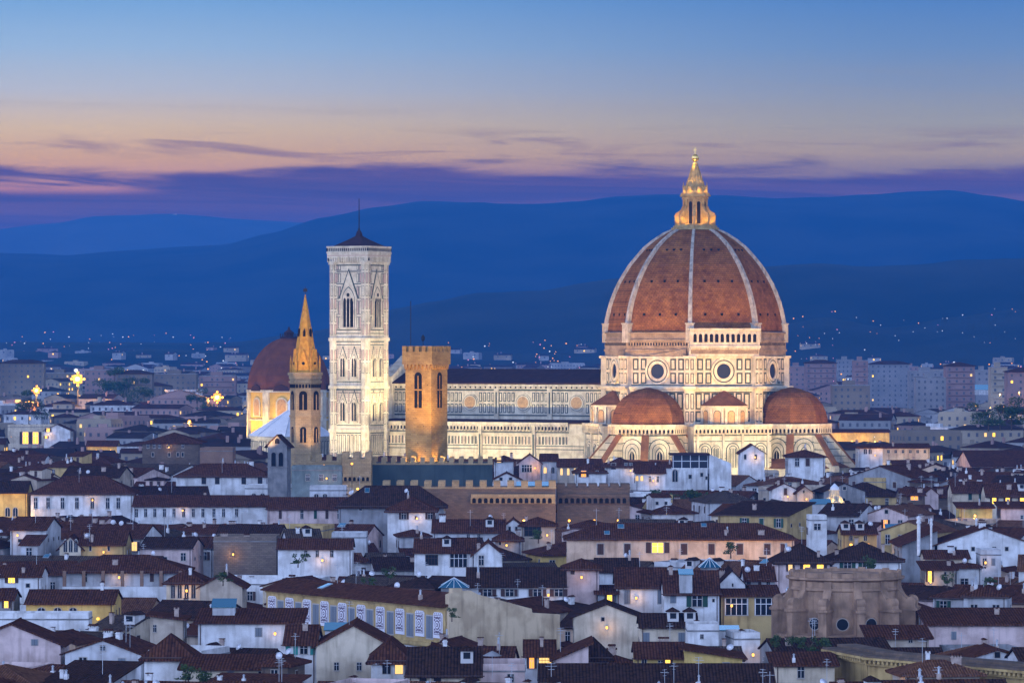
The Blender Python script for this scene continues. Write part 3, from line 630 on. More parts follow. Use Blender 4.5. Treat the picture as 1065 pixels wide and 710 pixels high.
b = MB(); b.prism(octa(3.4), 58.3, 58.8); b.prism(octa(1.8), 58.8, 60.2); b.lathe([(2.1, 60.2), (.6, 61.3), (.1, 62.6)], 8)
for k in range(12): b.tube((3.2*math.cos(R(30*k)), 3.2*math.sin(R(30*k)), 58.8), (3.2*math.cos(R(30*k)), 3.2*math.sin(R(30*k)), 59.9), .1, 4)
b.build('cupola', LEAD, md)
for a, dd in ((-35, 24), (-70, 24), (0, 22)): lamp('SPOT', (dd*math.sin(R(a)), -dd*math.cos(R(a)), 20), 24000, (1, .60, .10), md, .5, aim=(15*math.sin(R(a)), -15*math.cos(R(a)), 34), spot=95)
BY = 1400.0; bc = P(303, 430, BY); bp = thing('baptistery', 'white marble octagonal baptistery, its pale pyramid roof half hidden by the spire', 'baptistery', (bc.x, BY, 0), ROT)
b = MB(); b.prism(octa(13.2), 0, 26.4, 0)
for k in range(8):
    b.M = FM(0, 0, 45*k, 13.2*math.cos(PI/8)); b.box(-5.3, 5.3, -.5, .1, 25.6, 26.4, 0)
    for i in range(6): b.panel(-4.8+i*1.7, -3.6+i*1.7, 18, 25, .2)
b.build('wall', MW, bp)
PALE = mat('pale_marble_roof', (.62, .64, .66), .6, (.5, .52, .55), .3)
b = MB(); b.lathe([(13.9, 26.5), (1.3, 34.6)], 8, a0=R(22.5))
for k in range(8): a = R(22.5+45*k); b.tube((13.9*math.cos(a), 13.9*math.sin(a), 26.6), (1.2*math.cos(a), 1.2*math.sin(a), 34.7), .2, 4)
b.build('pyramid_roof', PALE, bp)
b = MB(); b.prism(octa(1.2), 34.3, 37, 0); b.lathe([(1.5, 37), (.1, 39)], 8); b.lathe([(.3, 39), (.3, 39.5)], 6); b.build('cupola', PALE, bp)
lamp('SPOT', (-18, -34, 20), 30000, (1, .82, .5), bp, .5, aim=(-4, -10, 30), spot=70)

# ---------------------------------------------------------------- floodlights on the cathedral
def flood(x, y, z, ax, ay, az_, e, col=(1, .80, .46), spot=95):
    p = toW(x, y, z); q = toW(ax, ay, az_)
    lamp('SPOT', p, e, col, None, .6, aim=q, spot=spot)
WARM = (1, .77, .33)
K = .64
for x in (-84, -68, -53, -38): flood(x, -54, 19, x, -16, 36, 54000*K, WARM, 110)
for x, y, ax, ay in ((-22, -58, -10, -40), (8, -62, 4, -40), (34, -56, 24, -30), (58, -34, 34, -16), (66, 0, 40, 0), (46, -46, 20, -22)):
    flood(x, y, 18, ax, ay, 36, 54000*K, WARM, 105)
for x, y in ((-6, -86), (38, -84), (74, -52), (-44, -76), (92, -10)): flood(x, y, 22, 0, 0, 60, 270000*K, (1, .50, .12), 40)
for x, y in ((-112, -52), (-90, -58), (-80, -38), (-76, -22)): flood(x, y, 20 if y < -40 else 36, -100, -28, 54, 46000*K, (1, .78, .42), 100)
for x, y, z, e in ((-100, -60, 36, 60000), (-66, -36, 36, 50000)): flood(x, y, z, -100, -28, 74, e*1.1, (1, .78, .52), 60)
for k in range(8):
    a = R(45*k); lamp('SPOT', (6.7*math.cos(a), 6.7*math.sin(a), 91.9), 1800, (1, .52, .05), lant, .2, aim=(0, 0, 99.5), spot=120)
    lamp('POINT', (4.15*math.cos(a), 4.15*math.sin(a), 101.7), 150, (1, .55, .08), lant, .15); lamp('SPOT', (3.75*math.cos(a), 3.75*math.sin(a), 104.0), 450, (1, .58, .12), lant, .1, aim=(0, 0, 107.5), spot=75)
lamp('POINT', (0, -1.6, 109.6), 200, (1, .65, .12), lant, .1)
# ================================================================ the town
def wallm(n, c, c2=None, d=.62): return mat(n, c, .9, c2 or (c[0]*.72, c[1]*.7, c[2]*.68), .35, .15, dirt=d, det=9, lo=.42, hi=.6)
WM = {'white': wallm('lime_white_render', (.66, .65, .63)), 'grey white': wallm('grey_white_render', (.50, .50, .50)), 'cream': wallm('cream_render', (.60, .50, .36)),
      'pale pink': wallm('pink_render', (.60, .46, .42)), 'ochre': wallm('ochre_wall', (.48, .34, .14)), 'beige': wallm('beige_render', (.46, .38, .29)),
      'peach': wallm('peach_render', (.62, .44, .30)), 'grey': wallm('grey_render', (.27, .27, .27)), 'brown stone': brickmat('brown_blocks', (.17, .12, .085), (.12, .09, .065), (.1, .08, .06), .9, .35),
      'green grey': wallm('green_grey_render', (.17, .22, .22)), 'yellow': wallm('yellow_render', (.62, .44, .14)), 'brick': brickmat('brick_wall', (.34, .17, .1), (.26, .13, .08), (.2, .16, .12), .3, .1),
      'grey stone': brickmat('grey_blocks', (.22, .17, .13), (.17, .13, .10), (.1, .08, .07), .8, .35)}
RM = [roofmat('roof_tiles_a', (.085, .030, .016), (.040, .018, .012), (.13, .055, .03)), roofmat('roof_tiles_b', (.044, .023, .015), (.026, .016, .012), (.075, .038, .025)),
      roofmat('roof_tiles_c', (.09, .032, .018), (.05, .021, .014), (.125, .055, .03)), roofmat('roof_tiles_d', (.075, .052, .038), (.042, .031, .025), (.115, .078, .055)), roofmat('roof_tiles_e', (.16, .065, .03), (.075, .032, .018), (.20, .10, .055), .36)]
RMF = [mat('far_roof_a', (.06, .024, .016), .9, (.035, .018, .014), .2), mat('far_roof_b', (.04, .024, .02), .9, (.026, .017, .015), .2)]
FRAME = mat('stone_frame', (.36, .33, .29), .85); FRAMEW = mat('white_frame', (.7, .7, .7), .6)
PANE = mat('window_pane', (.012, .014, .018), .15); PANEB = mat('window_pane_open', (.02, .018, .016), .7)
SHB = mat('brown_shutter', (.07, .04, .03), .7); SHG = mat('green_shutter', (.03, .07, .05), .7); SHY = mat('grey_shutter', (.16, .18, .2), .7); SHT = mat('teal_shutter', (.05, .26, .22), .7)
LITY = mat('lit_window_yellow', (.8, .5, .1), .5, emit=(1, .55, .05), es=2.6); LITW = mat('lit_window_warm', (.8, .6, .3), .5, emit=(1, .62, .2), es=1.5); LITO = mat('lit_window_orange', (.8, .4, .1), .5, emit=(1, .36, .04), es=1.8)
CHIM = mat('chimney_render', (.42, .33, .27), .9, (.3, .22, .18), 1.5); CHIMW = mat('white_chimney', (.68, .67, .65), .8, (.5, .48, .46), 1.5)
SKYL = mat('skylight_glass', (.15, .46, .58), .12, metal=.9); DISH = mat('dish_white', (.72, .72, .74), .5); PIPE = mat('zinc', (.4, .42, .44), .45, metal=.5)
LEAF = mat('leaves', (.035, .06, .022), .8, (.07, .10, .035), 1.5); BARK = mat('bark', (.09, .06, .04), .95)
PIPEB = mat('copper_pipe', (.09, .06, .05), .6); CANV = mat('white_awning', (.7, .7, .7), .8)

def wmesh(kind, sh=None):
    b = MB(); mats = [FRAME, PANE, sh or SHB, FRAMEW]
    if kind == 'arch':
        b.plate(arch(0, 0, 1.3, 1.5, n=7), .05, 0); b.plate(arch(0, .06, 1.0, 1.5, n=7), .09, 1); b.box(-.03, .03, -.12, 0, .06, 1.95, 3)
    elif kind == 'small':
        b.box(-.5, .5, -.05, .05, 0, 1.0, 0); b.box(-.36, .36, -.08, 0, .12, .9, 1)
    elif kind == 'wide':
        b.box(-1.6, 1.6, -.05, .05, 0, 1.9, 0); b.box(-1.48, 1.48, -.09, 0, .1, 1.8, 1)
        for i in range(5): b.box(-1.5+i*.72, -1.42+i*.72, -.13, 0, .1, 1.8, 3 if sh is None else 2)
        b.box(-1.48, 1.48, -.13, 0, 1.2, 1.27, 3 if sh is None else 2)
    elif kind == 'closed':
        b.box(-.62, .62, -.05, .05, 0, 1.9, 0); b.box(-.5, -.02, -.1, 0, .1, 1.8, 2); b.box(.02, .5, -.1, 0, .1, 1.8, 2); b.box(-.02, .02, -.06, 0, .1, 1.8, 1)
        for i in range(8):
            for s in (-.46, .06): b.box(s, s+.4, -.12, -.09, .2+i*.2, .27+i*.2, 2)
    else:
        b.box(-.62, .62, -.05, .05, 0, 1.9, 0); b.box(-.5, .5, -.08, 0, .1, 1.8, 1); b.box(-.03, .03, -.11, 0, .1, 1.8, 3); b.box(-.5, .5, -.11, 0, 1.2, 1.25, 3)
        b.box(-.72, .72, -.16, .05, -.1, 0, 0)
        if kind == 'open':
            for s in (-1, 1): b.box(s*.88-.26, s*.88+.26, -.13, -.02, .05, 1.85, 2)
        if kind == 'lit': 
            for s in (-1, 1): b.box(s*.85-.23, s*.85+.23, -.13, -.02, .05, 1.85, 2)
    if kind == 'lit': mats[1] = LITY
    return b.mesh('window', mats)
WIN = {'plain': wmesh('plain'), 'open': wmesh('open', SHB), 'openg': wmesh('open', SHG), 'closed': wmesh('closed', SHB), 'closedg': wmesh('closed', SHG), 'closedy': wmesh('closed', SHY), 'teal': wmesh('closed', SHT),
       'arch': wmesh('arch'), 'small': wmesh('small'), 'wide': wmesh('wide'), 'wideb': wmesh('wide', SHB)}
def litmesh(m, base='lit', sh=SHB):
    me = wmesh(base, sh).copy(); me.materials[1] = m; return me
WIN['lit'] = litmesh(LITY); WIN['litw'] = litmesh(LITW); WIN['lito'] = litmesh(LITO); WIN['litarch'] = litmesh(LITW, 'arch'); WIN['litwide'] = litmesh(LITW, 'wide')
WINSIZE = {'small': (1.0, 1.0), 'arch': (1.3, 2.15), 'wide': (3.2, 1.9), 'wideb': (3.2, 1.9), 'litwide': (3.2, 1.9), 'litarch': (1.3, 2.15)}
VIS = []                                                    # small pieces kept only if something of them shows
def inst(name, me, parent, loc, rz=0.0, sc=(1, 1, 1), rot=None, prune=True):
    o = bpy.data.objects.new(name, me); C.objects.link(o); o.parent = parent; o.location = loc; o.rotation_euler = rot if rot else (0, 0, R(rz)); o.scale = sc
    if prune: VIS.append(o)
    return o
# chimneys, dishes, aerials
def chim(k):
    b = MB()
    if k == 0: b.box(-.4, .4, -.3, .3, -1.2, 1.1, 0); b.box(-.5, .5, -.4, .4, 1.1, 1.22, 0); [b.box(s-.12, s+.12, -.3, .3, 1.22, 1.5, 0) for s in (-.35, .35)]; b.box(-.52, .52, -.42, .42, 1.5, 1.6, 1)
    if k == 1: b.box(-.7, .7, -.32, .32, -1.4, .9, 0); b.box(-.8, .8, -.42, .42, .9, 1.0, 0); [b.box(-.65+i*.4, -.5+i*.4, -.3, .3, 1.0, 1.3, 0) for i in range(4)]; b.add([(-.85, -.5, 1.3), (.85, -.5, 1.3), (.85, .5, 1.3), (-.85, .5, 1.3), (-.85, 0, 1.6), (.85, 0, 1.6)], [(0, 1, 5, 4), (2, 3, 4, 5), (0, 4, 3), (1, 2, 5), (0, 3, 2, 1)], 1)
    if k == 2: b.box(-.3, .3, -.3, .3, -1.2, .8, 0); b.lathe([(.2, .8), (.17, 1.5), (.3, 1.52), (.05, 1.8)], 8, 2)
    return b.mesh('chimney', [CHIM, RM[0], PIPE])
CHM = [chim(0), chim(1), chim(2)]; CHW = []
for c in CHM: w = c.copy(); w.materials[0] = CHIMW; CHW.append(w)
b = MB(); b.lathe([(.05, 0), (.3, .05), (.48, .16), (.5, .18)], 12); b.tube((0, 0, 0), (0, .15, -.5), .03, 4); b.M = Matrix.Identity(4); DM = b.mesh('satellite_dish', [DISH], True)
b = MB(); b.tube((0, 0, -.5), (0, 0, 3.2), .035, 4)
for z, l in ((3.1, .5), (2.8, .7), (2.4, .4)): b.box(-l, l, -.02, .02, z, z+.04)
b.box(-.02, .02, -.6, .6, 2.78, 2.82); ANT = b.mesh('aerial', [PIPE])
b = MB(); b.box(-.5, .5, -.75, .75, 0, .12, 0); b.box(-.42, .42, -.67, .67, .12, .15, 1); SKM = b.mesh('skylight', [PIPE, SKYL])
def dorm():
    b = MB(); b.box(-.8, .8, -1.2, 1.6, -1.0, 1.1, 0); b.box(-.45, .45, -1.24, -1.1, .1, .9, 2)
    b.add([(-1.05, -1.5, 1.05), (1.05, -1.5, 1.05), (1.05, 1.7, 1.05), (-1.05, 1.7, 1.05), (0, -1.5, 1.6), (0, 1.7, 1.6)], [(0, 1, 4), (1, 2, 5, 4), (0, 4, 5, 3), (2, 3, 5), (0, 3, 2, 1)], 1); return b.mesh('dormer', [WM['white'], RM[1], PANE])
DORM = dorm()

def rz_at(rt, w, d, p, x, y):
    if rt == 'gx': return p*(d/2-abs(y))
    if rt == 'gy': return p*(w/2-abs(x))
    if rt == 'hip': return p*min(w/2-abs(x), d/2-abs(y))
    if rt == 'sf': return p*(y+d/2)
    if rt == 'sr': return p*(w/2-x)
    if rt == 'sl': return p*(x+w/2)
    return 0
def roof_mb(w, d, rt, p, ov=.7, th=.22):
    b = MB(); W2, D2 = w/2+ov, d/2+ov; e = -ov*p
    if rt == 'hip':
        if w >= d: r = [(-(W2-D2), 0), (W2-D2, 0)]; zr = p*d/2
        else: r = [(0, -(D2-W2)), (0, D2-W2)]; zr = p*w/2
        v = [(-W2, -D2, e), (W2, -D2, e), (W2, D2, e), (-W2, D2, e), (r[0][0], r[0][1], zr), (r[1][0], r[1][1], zr), (-W2, -D2, e-th), (W2, -D2, e-th), (W2, D2, e-th), (-W2, D2, e-th)]
        f = [(0, 1, 5, 4), (1, 2, 5), (2, 3, 4, 5), (3, 0, 4)] if w >= d else [(0, 1, 4), (1, 2, 5, 4), (2, 3, 5), (3, 0, 4, 5)]
        b.add(v, f + [(6, 7, 1, 0), (7, 8, 2, 1), (8, 9, 3, 2), (9, 6, 0, 3), (9, 8, 7, 6)])
        b.tube((r[0][0], r[0][1], zr), (r[1][0], r[1][1], zr), .13, 5)
        for i, j in (((0, 4), (1, 5), (2, 5), (3, 4)) if w >= d else ((0, 4), (1, 4), (2, 5), (3, 5))): b.tube(v[i], v[j], .12, 4)
    elif rt in ('gx', 'gy'):
        if rt == 'gy': b.M = Matrix.Rotation(PI/2, 4, 'Z'); w, d, W2, D2 = d, w, D2, W2
        W2 -= ov*.6; zr = p*d/2
        s = [(-D2, e), (0, zr), (D2, e), (D2, e-th), (0, zr-th), (-D2, e-th)]
        b.add([(-W2, y, z) for y, z in s] + [(W2, y, z) for y, z in s], [(0, 6, 7, 1), (1, 7, 8, 2), (2, 8, 9, 3), (3, 9, 10, 4), (4, 10, 11, 5), (5, 11, 6, 0), (0, 1, 4, 5), (1, 2, 3, 4), (6, 11, 10, 7), (7, 10, 9, 8)])
        b.tube((-W2, 0, zr), (W2, 0, zr), .13, 5)
    elif rt in ('sf', 'sr', 'sl'):
        q = lambda x, y: (x, y, rz_at(rt, w, d, p, x, y))
        c = [q(-W2, -D2), q(W2, -D2), q(W2, D2), q(-W2, D2)]
        b.add(c + [(x, y, z-th) for x, y, z in c], [(0, 1, 2, 3), (7, 6, 5, 4), (0, 4, 5, 1), (1, 5, 6, 2), (2, 6, 7, 3), (3, 7, 4, 0)])
    else:
        b.box(-w/2-.1, w/2+.1, -d/2-.1, d/2+.1, -.05, .15)
    return b
def wall_mb(b, cx, cy, w, d, h, rt, p, mi=0):
    x0, x1, y0, y1 = cx-w/2, cx+w/2, cy-d/2, cy+d/2; M0 = b.M.copy(); b.M = M0 @ Matrix.Translation((cx, cy, 0))
    W2, D2 = w/2, d/2; q = lambda x, y: (x, y, h + max(0, rz_at(rt, w, d, p, x, y)) - .06)
    if rt in ('hip', 'flat'):
        b.box(-W2, W2, -D2, D2, 0, h, mi)
        if rt == 'flat':
            for a in ((-W2, W2, -D2, -D2+.25), (-W2, W2, D2-.25, D2), (-W2, -W2+.25, -D2+.25, D2-.25), (W2-.25, W2, -D2+.25, D2-.25)): b.box(*a, h+.152, h+1.0, mi)
    else:
        b.add([(-W2, -D2, 0), (W2, -D2, 0), (W2, D2, 0), (-W2, D2, 0), q(-W2, -D2), q(W2, -D2), q(W2, D2), q(-W2, D2)], [(0, 1, 5, 4), (1, 2, 6, 5), (2, 3, 7, 6), (3, 0, 4, 7)], mi)
        if rt == 'gx': b.add([(-W2, -D2, h-.06), (-W2, D2, h-.06), (-W2, 0, h+p*D2-.06), (W2, -D2, h-.06), (W2, D2, h-.06), (W2, 0, h+p*D2-.06)], [(1, 0, 2), (3, 4, 5)], mi)
        if rt == 'gy': b.add([(-W2, -D2, h-.06), (W2, -D2, h-.06), (0, -D2, h+p*W2-.06), (-W2, D2, h-.06), (W2, D2, h-.06), (0, D2, h+p*W2-.06)], [(0, 1, 2), (4, 3, 5)], mi)
    b.M = M0
def pipes(wl, w, d, h, rnd):
    if h < 5: return
    b = MB(); x = rnd.choice((-1, 1))*(w/2-.35)
    b.tube((x, -d/2-.1, h-9 if h > 9 else 0), (x, -d/2-.1, h-.25), .07, 5); b.tube((-w/2-.5, -d/2-.62, h-.28), (w/2+.5, -d/2-.62, h-.28), .08, 5); b.tube((x, -d/2-.1, h-.25), (x, -d/2-.6, h-.28), .06, 5)
    b.build('rain_pipe', PIPEB, wl.parent)
HPL = []; HOUSES = []; FOOT = []; KEEP = []
def newhouse(label, cat, x, y, rz, group=None, name='house'):
    return thing(name, label, cat, (x, y, 0), rz, group)
def addblock(root, wb, cx, cy, w, d, h, rt, p, rm, ov=.7):
    wall_mb(wb, cx, cy, w, d, h, rt, p)
    me = roof_mb(w, d, rt, p, ov); o = me.build('roof' if rt != 'flat' else 'roof_terrace', rm if rt != 'flat' else GREYST, root, loc=(cx, cy, h)); return o
def deco(roof, rt, w, d, p, n, rnd, white=False, far=False):
    k = 0
    for i in range(n):
        x = rnd.uniform(-w*.4, w*.4); y = rnd.uniform(-d*.42, d*.3); z = rz_at(rt, w, d, p, x, y)
        t = rnd.random()
        if t < .5 or far: inst('chimney', rnd.choice(CHW if rnd.random() < (.5 if white else .25) else CHM), roof, (x, y, z+.1), rnd.choice((0, 90)), (rnd.uniform(.6, .95), rnd.uniform(.7, 1), rnd.uniform(.55, 1.0))); k += 1
        elif t < .68: inst('aerial', ANT, roof, (x, y, z), rnd.uniform(0, 180))
        elif t < .80: inst('satellite_dish', DM, roof, (x, y, z+.6), rot=(R(rnd.uniform(50, 80)), 0, R(rnd.uniform(-60, 60))), sc=(1, 1, 1))
        elif t < .94 and rt in ('gx', 'hip') and y < 0 and abs(x) < w/2-d/2+1: inst('skylight', SKM, roof, (x, y, z+.02), rot=(math.atan(p), 0, 0), sc=(rnd.uniform(.8, 1.6),)*2 + (1,))
        elif rt == 'gx' and y < 0 and d > 8: inst('dormer', DORM, roof, (x, -d*.22, rz_at(rt, w, d, p, x, -d*.22)))
    return k
def wins(root, face, w, d, h, zs, us, kinds, cx=0, cy=0, scl=1.0):
    """face 's' front, 'e' right, 'w' left; zs window sill heights; us positions along the face"""
    for z in zs:
        for i, u in enumerate(us):
            k = kinds[i % len(kinds)] if isinstance(kinds, (list, tuple)) else kinds
            if k is None: continue
            if face == 's': loc, r = (cx+u, cy-d/2-.0, z), 0
            elif face == 'e': loc, r = (cx+w/2, cy+u, z), 90
            else: loc, r = (cx-w/2, cy-u, z), -90
            s = scl if isinstance(scl, tuple) else (scl, scl); inst('window', WIN[k], root, loc, r, (s[0], 1, s[1]))
def HP(label, px0, px1, pe, pr, h, d, rt, wall, wr=(), rz=0.0, rmi=0, cat='house', bot=None, deco_n=3, ov=.7, side=None, name='house', Y=None, keep=True, group=None, x_extra=None, sidewin=True):
    """house given by where its front shows: eave row pe, ridge row pr, real eave height h"""
    Y = Y or Yof(pe, h); h = Zat(pe, Y); w = (px1-px0)*Y/F/math.cos(R(rz)); X = ((px0+px1)/2-PX0)*Y/F
    if rt in ('gx', 'hip'): p = max(.12, (Zat(pr, Y+min(w, d)/2)-h)/(min(w, d)/2 if rt == 'hip' else d/2))
    elif rt == 'gy': p = max(.12, (Zat(pr, Y)-h)/(w/2))
    elif rt in ('sl', 'sr'): p = max(.1, (Zat(pr, Y)-h)/w)
    elif rt == 'sf': p = max(.1, (Zat(pr, Y+d)-h)/d)
    else: p = 0
    p = min(p, 1.0 if rt[0] != 's' else .42)
    cx = X + math.sin(R(-rz))*d/2; cy = Y + math.cos(R(rz))*d/2
    root = newhouse(label, cat, cx, cy, rz, group, name); wb = MB(); rf = addblock(root, wb, 0, 0, w, d, h, rt, p, RM[rmi], ov)
    wl = wb.build('wall', WM[wall], root)
    for r in wr:                                             # (list of pixel columns, top row, bottom row, width px, kind)
        cols, t, bo, wp, k = r; z0 = Zat(bo, Y); hh = (bo-t)*Y/F; ww = wp*Y/F
        for i, c in enumerate(cols):
            kk = k[i % len(k)] if isinstance(k, (list, tuple)) else k
            bw, bh = WINSIZE.get(kk, (1.24, 1.9))
            inst('window', WIN[kk], root, (((c-PX0)*Y/F-X)/math.cos(R(rz)), -d/2, z0), 0, (ww/bw, 1, hh/bh), prune=False)
    rnd = random.Random(label)
    if deco_n: deco(rf, rt, w, d, p, deco_n, rnd)
    if sidewin and abs(rz) < 60:
        for f in ('e', 'w'):
            if rnd.random() < .7: wins(root, f, w, d, h, (h-2.9,), [u for u in (-d*.2, d*.2)], rnd.choice(('plain', 'closed', 'small')), scl=.8)
    if rt in ('gx', 'hip', 'sf'): pipes(wl, w, d, h, rnd)
    FOOT.append((cx, cy, max(w, .1)/2+1, d/2+1, R(rz))); bot = bot or pe + (h*.45)*F/Y*.5
    if keep: KEEP.append((px0-1, px1+1, Y-1, bot))
    root['_px'] = (px0+px1)/2; root['_py'] = pe; HPL.append(dict(root=root, rt=rt, cy=cy, w=w, d=d, h=h))
    return root, rf, wl, dict(w=w, d=d, h=h, p=p, Y=Y, X=X)
LM = {}                                                      # landmarks used to tell plain houses apart
def lm(name, px, py): LM[name] = (px, py)
rng = lambda a, b, n: [a + (b-a)*i/(n-1) for i in range(n)]

# ---- middle rows, left
HP('long white building with seven tall dark windows under a wide hipped roof', 32, 138, 512, 495, 20, 15, 'hip', 'white', [([37, 50, 65, 80, 96, 112, 123], 517, 529, 4.2, 'plain')], bot=537, rmi=0, deco_n=2); lm('seven-window white building', 85, 515)
for px in (46, 68.5, 92.5, 118.5): pass
HP('long low white wing with small windows running right from the seven-window building', 138.5, 277.5, 525, 515, 18.5, 12, 'gx', 'white', [([142, 151.5, 161, 171, 181, 191, 201, 211, 222.5, 232.5, 246], 528.5, 537.5, 3.4, 'plain')], bot=545, deco_n=2)
HP('long pale wing with brown shuttered windows ending left of the white hipped house', 278, 404, 528, 517, 20.5, 12, 'gx', 'pale pink', [([291.5, 290+24, 328, 340, 352.5, 364.5, 377, 389], 530, 539.5, 3.6, ['closed', 'plain', 'closedg'])], bot=545, deco_n=3)
HP('tall white house with four brown windows beside the stone bell gable', 183, 279, 494, 482, 23, 12, 'hip', 'white', [([212, 226, 253.5, 270.5], 495.5, 503.5, 5, 'wideb')], bot=505, rmi=2, deco_n=2)
HP('white arcaded terrace with four round arches at the foot of the bell gable', 255, 302, 508, 508, 20, 8, 'flat', 'white', [([264, 273, 282, 291], 512.5, 519.5, 5.4, 'arch')], bot=519, deco_n=0, cat='terrace', name='arcaded_terrace')
HP('blue grey flat roofed building with roof plants left of the battlemented wall', 303, 356, 489, 489, 27.7, 9, 'flat', 'green grey', [([320, 334, 348], 493, 500, 5, 'wide')], bot=505, deco_n=0)
HP('low flat terrace building with two arches left of the battlemented wall', 322, 360, 510, 510, 24, 8, 'flat', 'grey white', [([329, 338], 513, 519, 5.4, 'arch')], bot=518, deco_n=0)
HP('brownish palace with loggia windows under a hipped roof, left of the domed chapel', 148, 208, 460, 450, 26, 22, 'hip', 'brown stone', [([154, 160.5, 166, 175, 190], 455+6, 466, 3, 'plain'), ([159, 176, 185, 190], 470, 475, 3, 'small')], bot=482, deco_n=1, cat='palace', name='palace'); lm('brownish loggia palace', 178, 462)
HP('plain brick block right of the brownish loggia palace', 208, 242, 469, 467, 24, 14, 'flat', 'brick', [], bot=482, deco_n=0)
HP('yellow lit stone wall building with blind arches at the left edge', -30, 28, 511, 500, 20, 12, 'gx', 'yellow', [([8, 16], 527, 537, 6, 'arch')], bot=537, rmi=1, deco_n=0)
HP('ochre house with gable and arched loggia below the seven-window building', 82, 130, 565, 552, 18.5, 14, 'gx', 'ochre', [([94, 113], 567, 573, 3, 'small')], bot=578, deco_n=4)
HP('small house with lit arched loggia beside the ochre house', 62, 84, 568, 557, 18, 8, 'gy', 'cream', [([68, 73.5, 79], 560, 574, 4.5, 'arch')], bot=577, deco_n=0)
HP('big windowless grey stone block under the long white wing', 222, 287.5, 563, 562, 18.5, 12, 'flat', 'grey stone', [], bot=600, deco_n=2, cat='building'); lm('windowless grey stone block', 255, 580)
HP('white house with round attic window right of the grey stone block', 289, 366, 569, 560, 18.5, 9, 'gx', 'white', [([318, 330, 345], 572, 579, 3.6, 'plain')], bot=582, deco_n=1, rmi=2)
HP('blank blue white annex with flat top behind the round-window house', 345, 381, 559, 558, 19, 8, 'flat', 'grey white', [], bot=575, deco_n=0, Y=860)
HP('white hipped house with three windows and a downpipe under the dark battlements', 403, 452, 530, 517, 22, 13, 'hip', 'white', [([420, 447.5], 531, 540, 5.6, 'open'), ([432.5], 536, 540, 2.6, 'small')], bot=550, deco_n=2); lm('white hipped corner house', 428, 530)
HP('blue grey blank wall house with roof terrace beside the white hipped house', 453, 522, 529, 521, 19.5, 14, 'gy', 'grey', [([492], 529, 538, 3.6, 'closedy')], bot=545, deco_n=1, Y=1000)
HP('long roofed house with two small windows behind the big-window house', 450, 525, 552, 540, 19, 12, 'gx', 'grey white', [([487, 498], 555, 560, 3.5, 'plain')], bot=559, deco_n=4)
HP('white house with one big square window and dark glazed veranda', 431, 494, 573, 560, 18, 13, 'gx', 'white', [([449], 576, 588, 14, 'wideb'), ([477], 575, 590, 20, 'wide')], bot=600, deco_n=2); lm('white big-window house', 450, 582)
HP('narrow white gabled house with dark doorway right of the big-window house', 493, 522, 575, 563, 18, 12, 'gy', 'white', [([500.5], 577, 588, 6, 'plain')], bot=592, deco_n=1)
HP('small house with blue glass roof edge behind the narrow gabled house', 515, 542, 560, 552, 18, 9, 'hip', 'grey', [([520], 563, 567, 3, 'small')], bot=567, deco_n=1)
HP('beige top storey with wide wooden window under a flat hipped roof', 542, 577, 545, 538, 20, 9, 'hip', 'beige', [([554], 547, 558, 19, 'wideb')], bot=563, deco_n=1)
HP('small white gable in front of the long dark roofs right of the corner house', 526, 542, 545, 539, 20, 8, 'gy', 'white', [([530, 537], 547, 552, 3, 'small')], bot=552, deco_n=0)
HP('white house with two shuttered doors at the right end of the arcaded wall', 566, 601, 531, 525, 20, 12, 'gx', 'white', [([574, 584], 532, 541, 4, 'closedg')], bot=541, deco_n=2)
HP('long dark roofed house with grey shutters low below the white big-window house', 486, 588, 608, 590, 16.5, 15, 'gx', 'white', [([507, 530, 559, 581], 612, 620, 10, 'open')], bot=622, rmi=1, deco_n=2)
HP('square pinkish turret house with hipped cap left of the peach palazzo', 588, 623, 590, 582, 19, 10, 'hip', 'pale pink', [([595.5], 591, 597, 5, 'closed')], bot=625, deco_n=0)
HP('broad dark hip-roofed house just below the brown battlemented walls', 352, 462, 525, 505, 22.2, 11, 'hip', 'grey', [([375, 410], 526, 531, 4, 'small')], bot=528, deco_n=5, rmi=1, keep=False)
# ---- peach palazzo
HP('long peach palazzo with eight brown shuttered windows, one of them lit yellow', 590, 826, 559, 544, 20, 13, 'hip', 'peach', [([624.5, 652.5, 711.5, 740, 769.5, 798, 815], 564.5, 577, 8, 'closed'), ([684], 563.5, 575, 14, 'lit')], bot=583, deco_n=9, cat='palazzo', name='palazzo'); lm('long peach palazzo', 705, 562)
HP('dark roofed house left behind the glass pyramid roof', 620, 664, 593, 581, 16.5, 13, 'gx', 'grey white', [], bot=596, deco_n=3, rmi=1)
HP('white house with tall grey shutters and one yellow window at its left', 641, 694, 609, 591, 16, 14, 'gx', 'white', [([652.5, 687], 612.5, 628, 7, 'closedy')], bot=636, deco_n=1)
HP('white house with green shutters and balcony plants below the glass pyramid roof', 691, 748, 615.5, 594, 16, 14, 'gx', 'white', [([700], 618, 627, 7, 'closedy'), ([725], 618, 631, 12, 'openg'), ([742], 622, 626, 3, 'small')], bot=650, deco_n=2); lm('glass pyramid roof', 740, 588)
HP('pale gabled house wall right of the glass pyramid roof', 748, 775, 606, 588, 17, 14, 'gy', 'white', [([762], 606, 610, 2, 'small')], bot=617, deco_n=2, rmi=1)
HP('white house with worn windows above the ochre flat-topped house', 775, 806, 602, 590, 17, 12, 'gx', 'grey white', [([779, 790, 799], 602, 608, 4, ['plain', 'closed'])], bot=614, deco_n=3)
HP('ochre flat-topped house with two wide white framed windows', 750, 808, 618, 616.5, 15.5, 10, 'sf', 'ochre', [([766, 797], 621, 640, 25, 'wide')], bot=655, deco_n=0)
HP('narrow dark gap house with one bright yellow window', 622, 640, 616, 610, 15, 8, 'sf', 'grey', [([634], 617, 626, 6, 'lit')], bot=628, deco_n=0)
